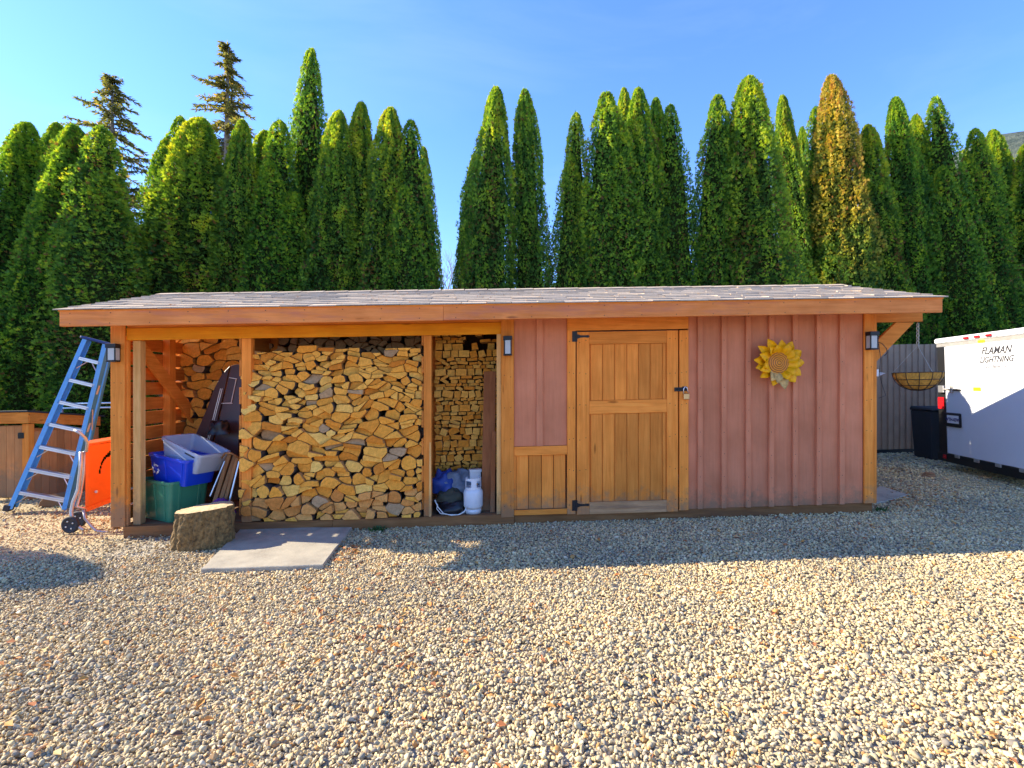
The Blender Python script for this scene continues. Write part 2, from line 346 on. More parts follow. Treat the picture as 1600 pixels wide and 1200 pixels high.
# ------------------------------------------------------------------ ground
YAW = 2.4
SH = frame_z((0, 5.83, 0), YAW, True)                      # shed frame: u along the front, v to the back, z up
ca, sa = math.cos(rad(YAW)), math.sin(rad(YAW))
def U(px, v=0.0):                                           # u on the plane v that shows at px
    k = (px - 800) / FPX; Yc = 5.83 + v * ca; Xc = -v * sa
    return (k * Yc - Xc) / (ca - k * sa)
def Zs(px, py, v=0.0):
    u = U(px, v); X = u*ca - v*sa; Y = 5.83 + u*sa + v*ca
    return CAMH - (py-600)*Y/FPX - SLOPE*X

m_gravel, t, b = new_mat('gravel_bed')
tc = nn(t, 'ShaderNodeTexCoord'); vo = nn(t, 'ShaderNodeTexVoronoi', i_Scale=34.0); t.links.new(tc.outputs['Object'], vo.inputs[0])
c = ramp(t, vo.outputs['Color'], [(0.1, (0.14, 0.13, 0.11)), (0.5, (0.34, 0.30, 0.22)), (0.9, (0.45, 0.40, 0.30))])
n1 = nn(t, 'ShaderNodeTexNoise', i_Scale=1.2, i_Detail=8.0, i_Roughness=0.65); t.links.new(tc.outputs['Object'], n1.inputs[0])
sand = ramp(t, n1.outputs[0], [(0.3, (0.30, 0.22, 0.11)), (0.7, (0.50, 0.39, 0.21))])
sx = nn(t, 'ShaderNodeSeparateXYZ'); t.links.new(tc.outputs['Object'], sx.inputs[0])
ad = nn(t, 'ShaderNodeMath', operation='ADD'); t.links.new(sx.outputs[0], ad.inputs[0]); t.links.new(n1.outputs[0], ad.inputs[1])
mr = nn(t, 'ShaderNodeMapRange'); mr.inputs[1].default_value = -3.9; mr.inputs[2].default_value = -3.3; mr.inputs[3].default_value = 1; mr.inputs[4].default_value = 0
t.links.new(ad.outputs[0], mr.inputs[0])
my = nn(t, 'ShaderNodeMapRange'); my.inputs[1].default_value = 4.7; my.inputs[2].default_value = 5.1; t.links.new(sx.outputs[1], my.inputs[0])
mm = nn(t, 'ShaderNodeMath', operation='MULTIPLY'); t.links.new(mr.outputs[0], mm.inputs[0]); t.links.new(my.outputs[0], mm.inputs[1])
t.links.new(mix(t, 'MIX', mm.outputs[0], c, sand), b.inputs['Base Color']); b.inputs['Roughness'].default_value = 0.95
bp = nn(t, 'ShaderNodeBump', i_Strength=1.0, i_Distance=0.02); t.links.new(vo.outputs['Distance'], bp.inputs['Height']); bp.invert = True
n3 = nn(t, 'ShaderNodeTexNoise', i_Scale=14.0, i_Detail=8.0); t.links.new(tc.outputs['Object'], n3.inputs[0])
bp2 = nn(t, 'ShaderNodeBump', i_Strength=0.8, i_Distance=0.03); t.links.new(n3.outputs[0], bp2.inputs['Height']); t.links.new(bp.outputs[0], bp2.inputs['Normal'])
t.links.new(bp2.outputs[0], b.inputs['Normal'])
def ground():
    xs = [-900, -300, -60, -20] + [i*0.5 for i in range(-28, 29)] + [20, 60, 300, 900]
    ys = [-300, -60, -10, -2] + [i*0.5 for i in range(0, 29)] + [20, 60, 300, 1500]
    V = []; F = []
    for y in ys:
        for x in xs:
            z = gz(max(-60, min(60, x)))
            if abs(x) < 14 and 0 < y < 14: z += 0.012 * noise.noise(Vector((x*0.9, y*0.9, 0)))
            V.append((x, y, z - 0.008))
    n = len(xs)
    for j in range(len(ys)-1):
        for i in range(n-1): F.append((j*n+i, j*n+i+1, (j+1)*n+i+1, (j+1)*n+i))
    g = MB(); g.v = V; g.f = F; g.m = [0]*len(F)
    return g.build('gravel_ground', m_gravel, origin=(0, 0, 0), smooth=True, kind='structure')
ground()

# loose stones lying on it
m_stone, t, b = new_mat('pebble')
oi = nn(t, 'ShaderNodeObjectInfo')
c = ramp(t, oi.outputs['Random'], [(0, (0.638, 0.483, 0.238)), (0.2, (0.766, 0.609, 0.335)), (0.40, (0.464, 0.397, 0.248)), (0.52, (0.789, 0.644, 0.373)), (0.62, (0.302, 0.270, 0.194)), (0.74, (0.696, 0.506, 0.227)), (0.82, (0.197, 0.178, 0.151)), (0.90, (0.534, 0.460, 0.313)), (0.95, (0.603, 0.299, 0.086)), (1, (0.850, 0.747, 0.518))])
tc = nn(t, 'ShaderNodeTexCoord'); n1 = nn(t, 'ShaderNodeTexNoise', i_Scale=70.0, i_Detail=4.0); t.links.new(tc.outputs['Object'], n1.inputs[0])
c = mix(t, 'MULTIPLY', 0.7, c, ramp(t, n1.outputs[0], [(0.3, (0.75, 0.73, 0.7)), (0.7, (1.15, 1.15, 1.15))]))
ge = nn(t, 'ShaderNodeNewGeometry')
n2 = nn(t, 'ShaderNodeTexNoise', i_Scale=0.8, i_Detail=4.0, i_Roughness=0.6); t.links.new(ge.outputs['Position'], n2.inputs[0])
c = mix(t, 'MULTIPLY', 0.8, c, ramp(t, n2.outputs[0], [(0.30, (0.66, 0.66, 0.68)), (0.64, (1.15, 1.10, 1.0))]))
t.links.new(c, b.inputs['Base Color']); b.inputs['Roughness'].default_value = 0.8; b.inputs['Specular IOR Level'].default_value = 0.25
stone_col = bpy.data.collections.new('stone_kinds')
for k in range(9):
    r_ = random.Random(100 + k); bm_v = []; 
    import bmesh
    bm = bmesh.new(); bmesh.ops.create_icosphere(bm, subdivisions=(2 if k % 3 == 0 else 1), radius=1.0)
    ax = (1.0, r_.uniform(0.55, 0.9), r_.uniform(0.38, 0.62)); off = Vector((k*7.3, 1.1, 3.3))
    for v_ in bm.verts:
        d = v_.co.normalized(); q = 1 + 0.40 * noise.noise(d * 1.3 + off) + 0.10 * noise.noise(d * 3.1 + off)
        v_.co = Vector((d.x*ax[0]*q, d.y*ax[1]*q, d.z*ax[2]*q))
    me = bpy.data.meshes.new('pebble'); bm.to_mesh(me); bm.free(); me.materials.append(m_stone)
    if k % 3 == 0: me.polygons.foreach_set('use_smooth', [True]*len(me.polygons))
    so = bpy.data.objects.new('pebble', me); stone_col.objects.link(so)
def instancer(name, pts, rots, scl, idx, coll):
    me = bpy.data.meshes.new(name); n = len(pts); me.vertices.add(n)
    me.vertices.foreach_set('co', np.asarray(pts, dtype=np.float32).ravel())
    a = me.attributes.new('rot', 'FLOAT_VECTOR', 'POINT'); a.data.foreach_set('vector', np.asarray(rots, dtype=np.float32).ravel())
    a = me.attributes.new('scl', 'FLOAT', 'POINT'); a.data.foreach_set('value', np.asarray(scl, dtype=np.float32).ravel())
    a = me.attributes.new('pick', 'INT', 'POINT'); a.data.foreach_set('value', np.asarray(idx, dtype=np.int32).ravel())
    ob = bpy.data.objects.new(name, me); COL.objects.link(ob); ob['kind'] = 'stuff'
    ng = bpy.data.node_groups.new(name, 'GeometryNodeTree')
    ng.interface.new_socket('Geometry', in_out='INPUT', socket_type='NodeSocketGeometry')
    ng.interface.new_socket('Geometry', in_out='OUTPUT', socket_type='NodeSocketGeometry')
    gi = ng.nodes.new('NodeGroupInput'); go = ng.nodes.new('NodeGroupOutput'); ip = ng.nodes.new('GeometryNodeInstanceOnPoints')
    ci = ng.nodes.new('GeometryNodeCollectionInfo'); ci.inputs[0].default_value = coll; ci.inputs['Separate Children'].default_value = True; ci.inputs['Reset Children'].default_value = True
    def at(nm, ty):
        x = ng.nodes.new('GeometryNodeInputNamedAttribute'); x.data_type = ty; x.inputs[0].default_value = nm; return [o for o in x.outputs if o.enabled][0]
    L = ng.links.new
    L(gi.outputs[0], ip.inputs['Points']); L(ci.outputs[0], ip.inputs['Instance']); ip.inputs['Pick Instance'].default_value = True
    L(at('pick', 'INT'), ip.inputs['Instance Index']); L(at('rot', 'FLOAT_VECTOR'), ip.inputs['Rotation']); L(at('scl', 'FLOAT'), ip.inputs['Scale'])
    L(ip.outputs[0], go.inputs[0])
    md = ob.modifiers.new('scatter', 'NODES'); md.node_group = ng
    return ob
def stones():
    rs = np.random.RandomState(3); P = []; SC = []
    def band(y0, y1, d, size, keep=1.0):
        ny = int((y1-y0)/d)
        for j in range(ny):
            y = y0 + j*d; xm = y*1.06 + 0.6; nx = int(2*xm/d)
            x = -xm + (np.arange(nx) + rs.rand(nx)*0.9 + (j % 2)*0.5)*d
            yy = y + rs.rand(nx)*d*0.95
            q = rs.rand(nx)
            ok = q < keep
            # under the shed and its floor
            u = (x*ca + (yy-5.83)*sa); vv = (-x*sa + (yy-5.83)*ca)
            ok &= ~((u > -4.40) & (u < 4.25) & (vv > 0.02) & (vv < 2.3))
            sandy = (x < -3.55) & (yy > 4.95)
            ok &= ~(sandy & (rs.rand(nx) > 0.18))
            x, yy = x[ok], yy[ok]
            P.append(np.stack([x, yy, GZ + SLOPE*x + rs.uniform(-0.008, 0.014, len(x))], 1))
            SC.append(size * (0.6 + 0.75*rs.rand(len(x))**1.6))
    band(1.85, 4.0, 0.0175, 0.0128)
    band(1.85, 4.0, 0.06, 0.019)
    band(4.0, 5.9, 0.0190, 0.0132)
    band(4.0, 5.9, 0.075, 0.019)
    band(5.9, 8.4, 0.026, 0.0165)
    band(8.4, 11.2, 0.045, 0.026)
    P = np.concatenate(P); SC = np.concatenate(SC); n = len(P)
    rot = np.stack([rs.normal(0, 0.62, n), rs.normal(0, 0.62, n), rs.rand(n)*6.28], 1)
    instancer('gravel_stones', P, rot, SC, rs.randint(0, 9, n), stone_col)
stones()

# distant wooded hill on the right
def hill():
    g = MB(); nx, ny = 70, 16
    for j in range(ny):
        for i in range(nx):
            x = 180 + i*9.0; y = 330 + j*26; tt = j/(ny-1)
            h = 288 * (1 - math.exp(-max(0, (x - 440 - 20*tt))/22.0)) * math.sin(min(1, tt*1.5)*math.pi/2)
            h += 5*noise.noise(Vector((x*0.03, y*0.03, 0))) * min(1, h/30)
            g.v.append((x, y, h - 2))
    for j in range(ny-1):
        for i in range(nx-1): a = j*nx+i; g.f.append((a, a+1, a+nx+1, a+nx)); g.m.append(0)
    m, t, b = new_mat('wooded_hillside')
    tc = nn(t, 'ShaderNodeTexCoord'); n1 = nn(t, 'ShaderNodeTexNoise', i_Scale=0.13, i_Detail=12.0, i_Roughness=0.7); t.links.new(tc.outputs['Object'], n1.inputs[0])
    t.links.new(ramp(t, n1.outputs[0], [(0.40, (0.030, 0.050, 0.040)), (0.62, (0.11, 0.13, 0.095))]), b.inputs['Base Color']); b.inputs['Roughness'].default_value = 1
    bp = nn(t, 'ShaderNodeBump', i_Strength=1.0, i_Distance=6.0); t.links.new(n1.outputs[0], bp.inputs['Height']); t.links.new(bp.outputs[0], b.inputs['Normal'])
    g.build('wooded_hill', m, origin=(300, 400, 0), smooth=True, kind='structure')
hill()

# ------------------------------------------------------------------ shed
shed = thing('wood_shed', SH.W((0, 0, GZ)), 'long low wood shed with orange cedar trim, mauve board siding and grey shingle roof', 'shed')
def bx(name, m_, u0, u1, v0, v1, z0, z1, parent=shed, bev=0.003):
    return MB().box(u0, u1, v0, v1, z0, z1).build(name, m_, SH, parent, bev=bev)
DEP = 2.35
RIDGE_V, RIDGE_Z, EAVE_V, EAVE_Z = 1.2, 2.79, -0.47, 2.345
def roof_z(v): return EAVE_Z + (RIDGE_Z-EAVE_Z)*(v-EAVE_V)/(RIDGE_V-EAVE_V) if v <= RIDGE_V else RIDGE_Z - (v-RIDGE_V)*(RIDGE_Z-EAVE_Z)/(RIDGE_V-EAVE_V)
UL, UR = U(175), U(1369)
# sill, floor plates
bx('sill_beam', m_sill, U(194), U(520), -0.012, 0.08, -0.135, 0.018)
bx('sill_beam', m_sill, U(520)+0.002, U(803), -0.012, 0.08, -0.135, 0.018)
bx('sill_beam', m_sill, U(803)+0.002, U(1364), 0.012, 0.08, -0.135, 0.012)
bx('floor_board', m_dark, UL+0.06, U(803), 0.082, DEP-0.03, -0.10, 0.012)
# corner post left
bx('corner_trim', m_trim_z, UL, U(197), -0.022, 0.0, Zs(186, 823), 2.33)
bx('corner_trim', m_trim_z, UL, UL+0.022, 0.002, 0.14, -0.02, 2.33)
bx('post', m_trim_z, U(197)-0.02, U(197)+0.02, 0.002, 0.045, 0.02, 2.07)
bx('post', m_stud, U(203), U(203)+0.082, 0.046, 0.135, 0.02, 2.07)
# header beam and plate
bx('header_beam', m_glow_x, U(197)+0.001, U(783), 0.0, 0.038, 2.072, 2.205)
bx('header_plate', m_trim_x, U(197)+0.001, U(783), 0.014, 0.05, 2.207, 2.40)
bx('header_plate', m_trim_x, U(803), U(886), 0.02, 0.05, 2.20, 2.40)
bx('wall_plate', m_trim_x, U(1075), U(1349), 0.03, 0.07, 2.26, 2.40)
# partition posts
for (p0, p1, mt, z1) in ((377, 392, m_trim_z, 2.07), (662, 674, m_trim_z, 2.07)):
    bx('post', mt, U(p0), U(p1), 0.004, 0.092, 0.02, z1)
bx('stud', m_stud, U(776), U(783)-0.001, 0.004, 0.05, 0.02, 2.07)
for p_ in (377, 662):
    for v_ in (0.75, 1.5, 2.2): bx('post', m_trim_z, U(p_), U(p_)+0.09, v_, v_+0.09, 0.02, roof_z(v_)-0.15)
    z = 0.10
    k = 0
    while z < 2.0:
        bx('partition_slat', m_slat, U(p_)-0.026, U(p_)-0.002, 0.002+R.uniform(0, 0.01), DEP-0.08, z, z+0.185); z += 0.31; k += 1
bx('cross_rail', m_trim_x, U(392), U(662), 1.25, 1.29, 1.9, 1.99)
# slatted left wall with post and brace
z = 0.05
while z < 2.15:
    bx('wall_slat', m_slat, UL+0.024, UL+0.046, 0.142, DEP-0.03, z, z+0.150+R.uniform(-0.004, 0.004)); z += 0.1765
bx('wall_post', m_trim_z, UL+0.048, UL+0.135, 0.80, 0.92, 0.02, 2.42)
bx('wall_post', m_trim_z, UL+0.048, UL+0.135, 1.60, 1.70, 0.02, 2.42)
mb = MB(); mb.bar((UL+0.157, 0.12, 2.10), (UL+0.157, 1.30, 1.12), 0.16, 0.038, up=(1, 0, 0)); mb.build('brace', m_trim_y, SH, shed, bev=0.003)
# back and right walls
for i in range(44):
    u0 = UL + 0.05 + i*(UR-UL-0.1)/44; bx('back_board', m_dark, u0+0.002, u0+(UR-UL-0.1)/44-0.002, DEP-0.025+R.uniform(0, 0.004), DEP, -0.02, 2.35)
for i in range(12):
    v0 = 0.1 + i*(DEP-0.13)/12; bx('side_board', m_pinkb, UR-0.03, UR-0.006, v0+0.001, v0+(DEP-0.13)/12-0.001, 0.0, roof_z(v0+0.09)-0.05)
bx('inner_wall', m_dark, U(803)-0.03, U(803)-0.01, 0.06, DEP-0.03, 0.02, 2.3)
# wide trim between open bay and panel
bx('wide_trim', m_trim_z, U(783), U(803), -0.022, 0.003, Zs(793, 808), 2.33)
# panel
zt = 2.33
bx('siding_board', m_pinkb, U(803)+0.001, U(838)+0.02, 0.006, 0.022, Zs(840, 697), zt)
bx('siding_board', m_pinkb, U(848)-0.02, U(886), 0.006, 0.022, Zs(840, 697), zt)
bx('batten', m_pinkb, U(838), U(848), -0.020, 0.005, Zs(840, 697), zt)
bx('panel_rail', m_trim_x, U(803)+0.001, U(886)-0.001, -0.016, 0.004, Zs(840, 711), Zs(840, 697)-0.001)
xs_ = [806, 826, 846, 865, 884]
for i in range(4): bx('panel_board', m_trim_z, U(xs_[i])+0.003, U(xs_[i+1])-0.003, 0.006, 0.02, Zs(840, 795), Zs(840, 711)-0.002, bev=0.004)
bx('panel_strip', m_trim_z, U(803)+0.001, U(806)+0.001, -0.008, 0.004, Zs(840, 795), Zs(840, 711)-0.002)
bx('panel_backing', m_dark, U(803), U(886), 0.024, 0.04, 0.0, 2.3)
bx('panel_rail', m_trim_x, U(803)+0.001, U(886)-0.001, -0.012, 0.010, Zs(840, 804), Zs(840, 796))
# door frame
bx('door_jamb', m_trim_z, U(886), U(899), -0.018, 0.02, Zs(893, 803), Zs(893, 516))
bx('door_jamb', m_trim_z, U(1061), U(1075), -0.018, 0.02, Zs(1068, 797), Zs(1068, 516))
bx('door_header', m_trim_x, U(886), U(1075), -0.018, 0.02, Zs(980, 515.5), 2.33)
bx('doorway_backing', m_black, U(899)+0.001, U(1061)-0.001, 0.034, 0.045, 0.0, Zs(980, 516), bev=0)
zb, zt_ = Zs(980, 801.5), Zs(980, 517.5)
door = MB().box(U(901.5), U(1058.5), 0.016, 0.030, zb+0.01, zt_-0.01).build('door', m_trim_z, SH, shed)
zr = [Zs(980, y_) for y_ in (537, 625, 645.5, 783)]
D = lambda n_, m_, a, b_, z0, z1, v0=-0.010, v1=0.014, bev=0.003: bx(n_, m_, a, b_, v0, v1, z0, z1, parent=door, bev=bev)
D('stile', m_trim_z, U(901), U(920.5), zb, zt_); D('stile', m_trim_z, U(1041.5), U(1059), zb, zt_)
D('rail', m_trim_x, U(920.5)+0.001, U(1041.5)-0.001, zr[0], zt_); D('rail', m_trim_x, U(920.5)+0.001, U(1041.5)-0.001, zr[2], zr[1])
gr_ = D('rail', m_greyrail, U(920.5)+0.001, U(1041.5)-0.001, zb, zr[3]); gr_['label'] = 'weathered grey bottom rail with peeling stain'
e_ = [922.7, 941.6, 960.6, 979.5, 997.6, 1016, 1035, 1041]
for (z0, z1) in ((zr[1]+0.002, zr[0]-0.002), (zr[3]+0.002, zr[2]-0.002)):
    for i in range(7): D('plank', m_trim_z, U(e_[i])+0.003, U(e_[i+1])-0.003, z0, z1, 0.002, 0.0145, 0.004)
for y_ in (526, 789):
    z = Zs(900, y_)
    mb = MB(); mb.box(U(893.5), U(899.5), -0.026, -0.0185, z-0.06, z+0.06)
    mb.tube([(U(900.2), -0.024, z-0.06), (U(900.2), -0.024, z+0.06)], 0.009, 8)
    mb.prism([(U(901), -0.0105, z-0.028), (U(907), -0.0105, z-0.013), (U(914), -0.0105, z-0.011), (U(919), -0.0105, z-0.016), (U(921), -0.0105, z), (U(919), -0.0105, z+0.016), (U(914), -0.0105, z+0.011), (U(907), -0.0105, z+0.013), (U(901), -0.0105, z+0.028)], (0, -0.006, 0))
    mb.build('hinge', m_black, SH, door)
z = Zs(1062, 608)
mb = MB(); mb.box(U(1053), U(1066), -0.022, -0.0105, z-0.025, z+0.02); mb.tube([(U(1056), -0.03, z), (U(1071), -0.034, z+0.004)], 0.008, 8)
mb.box(U(1065), U(1072), -0.024, -0.0185, z-0.022, z+0.03); mb.build('hasp', m_black, SH, door)
pl = thing('padlock', SH.W((U(1070), -0.04, z-0.12)), 'small brass padlock hanging from the hasp of the shed door', 'padlock')
mb = MB(); mb.tube([(U(1066), -0.04, z-0.05), (U(1066), -0.04, z+0.0), (U(1068), -0.04, z+0.025), (U(1071), -0.04, z+0.02), (U(1073), -0.04, z-0.04)], 0.006, 8); mb.build('shackle', m_alu, SH, pl, smooth=True)
mb = MB(); mb.box(U(1066), U(1075), -0.055, -0.03, z-0.12, z-0.05); mb.build('lock_body', m_brass, SH, pl, bev=0.006)
# mauve siding on the right
bat = [1089, 1126, 1164, 1200, 1237, 1274, 1310]
edges = [1075] + [b_+4 for b_ in bat] + [1349]
for i in range(len(edges)-1):
    c_ = (edges[i]+edges[i+1])/2; bx('siding_board', m_pinkb, U(edges[i])+0.002, U(edges[i+1])-0.002, 0.006, 0.022, Zs(c_, 796-(c_-1070)*0.035), 2.33)
for p_ in bat: bx('batten', m_pinkb, U(p_), U(p_+7.6), -0.030, 0.005, Zs(p_, 795.5-(p_-1070)*0.033), 2.33)
bx('wall_backing', m_dark, U(1075), U(1364), 0.024, 0.029, 0.0, 2.3, bev=0)
nh = MB()
for p_ in bat:
    for k in range(9): nh.lathe([(0.0045, 0), (0.003, -0.002), (0, -0.0025)], (U(p_+3.8)+R.uniform(-.003, .003), -0.0305, 0.10+k*0.265+R.uniform(-.02, .02)), 6, ax='Y')
for (p0, p1, v_) in ((901, 920, -0.0105), (1042, 1059, -0.0105), (886, 899, -0.0185), (1061, 1075, -0.0185), (783, 803, -0.0225), (1349, 1363, -0.0205), (175, 197, -0.0225)):
    for k in range(6):
        for q in (0.25, 0.75): nh.lathe([(0.005, 0), (0.003, -0.0015), (0, -0.002)], (U(p0+(p1-p0)*q), v_, 0.12+k*0.37+R.uniform(-.02, .02)), 6, ax='Y')
for k in range(24):
    for q in (2.205, 2.31): nh.lathe([(0.005, 0), (0.003, -0.0015), (0, -0.002)], (-4.5+k*0.39+R.uniform(-.01, .01), -0.4575, q), 6, ax='Y')
nh.build('nail_heads', m_black, SH, shed)['kind'] = 'stuff'
bx('corner_trim', m_trim_z, U(1349), U(1363.5), -0.02, 0.006, Zs(1356, 786), 2.33)
bx('corner_trim', m_trim_z, U(1364.2), UR, -0.012, 0.09, Zs(1368, 786), 2.33)
# bracket on the right
bx('bracket_beam', m_trim_x, UR+0.001, U(1442), 0.0, 0.05, Zs(1400, 503), Zs(1400, 489))
mb = MB(); mb.prism([(UR+0.001, 1.254, Zs(1370, 534)-0.1), (UR+0.001, 1.254, Zs(1370, 566)-0.1), (U(1429), 1.254, 2.118), (U(1401), 1.254, 2.118)], (0, 0.042, 0)); mb.build('bracket_brace', m_trim_x, SH, shed, bev=0.003)
mb = MB(); mb.prism([(UR+0.001, 0.004, Zs(1370, 534)), (UR+0.001, 0.004, Zs(1370, 566)), (U(1429), 0.004, Zs(1429, 503.6)), (U(1401), 0.004, Zs(1401, 503.6))], (0, 0.042, 0)); mb.build('bracket_brace', m_trim_x, SH, shed, bev=0.003)
bx('bracket_beam', m_trim_x, UR+0.001, U(1442), 1.25, 1.30, 2.12, 2.23)
# fascia: three boards
fz0, fz1 = 2.179, 2.338
fl, fm, fr_ = U(93.5, -0.45), U(693, -0.45), U(1472, -0.45)
bx('fascia_board', m_fascia, fl, fm-0.001, -0.455, -0.415, fz0, fz1)
bx('fascia_board', m_fascia, fm+0.001, fr_, -0.457, -0.415, fz0+0.003, fz1)
# rafters and deck, soffit
for i in range(13):
    u0 = fl+0.02 + i*(fr_-fl-0.08)/12
    mb = MB()
    for (va, vb) in ((-0.414, RIDGE_V-0.002), (RIDGE_V+0.002, DEP+0.3)):
        mb.hexa([(u0, va, roof_z(va)-0.11), (u0+0.04, va, roof_z(va)-0.11), (u0+0.04, vb, roof_z(vb)-0.11), (u0, vb, roof_z(vb)-0.11),
                 (u0, va, roof_z(va)-0.020), (u0+0.04, va, roof_z(va)-0.020), (u0+0.04, vb, roof_z(vb)-0.020), (u0, vb, roof_z(vb)-0.020)])
    mb.build('rafter', m_trim_y, SH, shed)
ul, ur = U(93.5, -0.45)-0.01, U(1472, -0.45)+0.01
for (va, vb) in ((-0.46, RIDGE_V), (RIDGE_V+0.001, DEP+0.32)):
    MB().hexa([(ul, va, roof_z(va)-0.018), (ur, va, roof_z(va)-0.018), (ur, vb, roof_z(vb)-0.018), (ul, vb, roof_z(vb)-0.018),
               (ul, va, roof_z(va)-0.004), (ur, va, roof_z(va)-0.004), (ur, vb, roof_z(vb)-0.004), (ul, vb, roof_z(vb)-0.004)]).build('roof_deck', m_trim_x, SH, shed)
# shingles: nine courses
NR = 9; rows = NR; Lr = RIDGE_V - (EAVE_V-0.012)
sl = (RIDGE_Z-EAVE_Z)/(RIDGE_V-EAVE_V)
for r_ in range(rows):
    va = EAVE_V-0.012 + r_*Lr/rows; vb = min(va + Lr/rows*1.25, RIDGE_V); u = ul-0.03-R.uniform(0, 0.2)
    while u < ur+0.03:
        wd = R.uniform(0.25, 0.36); a = max(u, ul-0.035); b_ = min(u+wd-0.006, ur+0.035)
        if b_ - a > 0.03:
            th = R.uniform(0.010, 0.017); dv = R.uniform(-0.012, 0.012) if r_ else R.uniform(-0.005, 0.004); lift = R.uniform(0, 0.004)
            za, zb_ = roof_z(va+dv)+lift, roof_z(vb)-0.003
            MB().hexa([(a, va+dv, za), (b_, va+dv, za), (b_, vb, zb_), (a, vb, zb_), (a, va+dv, za+th), (b_, va+dv, za+th+R.uniform(-.002, .003)), (b_, vb, zb_+0.003), (a, vb, zb_+0.003)]).build('shingle', m_shingle, SH, shed)
        u += wd
nc = 30
for i in range(nc):
    u0 = ul-0.03 + i*(ur-ul+0.06)/nc
    mb = MB(); mb.hexa([(u0, RIDGE_V-0.12, roof_z(RIDGE_V-0.12)+0.012), (u0+0.30, RIDGE_V-0.12, roof_z(RIDGE_V-0.12)+0.014), (u0+0.30, RIDGE_V, RIDGE_Z+0.016), (u0, RIDGE_V, RIDGE_Z+0.014),
                       (u0, RIDGE_V-0.12, roof_z(RIDGE_V-0.12)+0.018), (u0+0.30, RIDGE_V-0.12, roof_z(RIDGE_V-0.12)+0.022), (u0+0.30, RIDGE_V, RIDGE_Z+0.024), (u0, RIDGE_V, RIDGE_Z+0.020)])
    mb.build('ridge_cap', m_shingle, SH, shed)
MB().hexa([(ul, RIDGE_V+0.002, RIDGE_Z), (ur, RIDGE_V+0.002, RIDGE_Z), (ur, DEP+0.33, roof_z(DEP+0.33)), (ul, DEP+0.33, roof_z(DEP+0.33)),
           (ul, RIDGE_V+0.002, RIDGE_Z+0.015), (ur, RIDGE_V+0.002, RIDGE_Z+0.015), (ur, DEP+0.33, roof_z(DEP+0.33)+0.015), (ul, DEP+0.33, roof_z(DEP+0.33)+0.015)]).build('rear_roof', m_shingle, SH, shed)

# wall lanterns
def lantern(px0, px1, py0, py1, v, label):
    u0, u1, z1, z0 = U(px0, v), U(px1, v), Zs(px0, py0, v), Zs(px0, py1, v); w_ = u1-u0; d = 0.085
    L = thing('wall_lantern', SH.W(((u0+u1)/2, v, z0)), label, 'wall lamp', 'wall lanterns on the shed posts')
    B = lambda n_, m_, *a: MB().box(*a).build(n_, m_, SH, L, bev=0.002)
    B('back_plate', m_black, u0+0.005, u1-0.005, v-0.012, v, z0+0.005, z1-0.005)
    B('cap', m_black, u0-0.006, u1+0.006, v-d-0.012, v-0.012, z1-0.045, z1)
    B('base', m_black, u0-0.003, u1+0.003, v-d-0.006, v-0.012, z0, z0+0.016)
    for (a, b_) in ((u0, u0+0.012), (u1-0.012, u1)):
        B('corner_bar', m_black, a, b_, v-d-0.004, v-d+0.008, z0+0.017, z1-0.046)
    B('glass_pane', m_glass, u0+0.013, u1-0.013, v-d, v-d+0.005, z0+0.018, z1-0.047)
    B('glass_pane', m_glass, u0+0.003, u0+0.008, v-d+0.010, v-0.014, z0+0.018, z1-0.047)
    B('glass_pane', m_glass, u1-0.008, u1-0.003, v-d+0.010, v-0.014, z0+0.018, z1-0.047)
lantern(175, 189, 538, 566, -0.024, 'small black wall lantern on the left corner post of the shed, beside the ladder')
lantern(787, 799, 526, 556, -0.024, 'small black wall lantern on the wide trim between the open bay and the mauve panel')
lantern(1351.5, 1364, 519, 547, -0.024, 'small black wall lantern on the right corner post below the bracket')

# sunflower
sf = thing('sunflower_ornament', SH.W((U(1210), -0.02, Zs(1210, 606))), 'yellow metal sunflower hung on the mauve siding, a few petals faded grey', 'wall ornament')
fc = Vector((U(1210), -0.06, Zs(1210, 567.5)))
m_petal = plain('petal_yellow', (1.0, 0.45, 0.004), 0.45, 0, 0.14, 22, spec=0.2); m_petalg = plain('petal_faded', (0.72, 0.44, 0.14), 0.7, 0, 0.3, 20)
m_disc, t, b = new_mat('seed_disc')
v = coords(t, (1, 1, 1), False); wv = nn(t, 'ShaderNodeTexWave', wave_type='RINGS', rings_direction='Y', i_Scale=14.0, i_Distortion=2.5, i_Detail=3.0); t.links.new(v, wv.inputs[0])
t.links.new(ramp(t, wv.outputs[1], [(0.2, (0.30, 0.08, 0.008)), (0.7, (0.78, 0.30, 0.015))]), b.inputs['Base Color']); b.inputs['Roughness'].default_value = 0.5
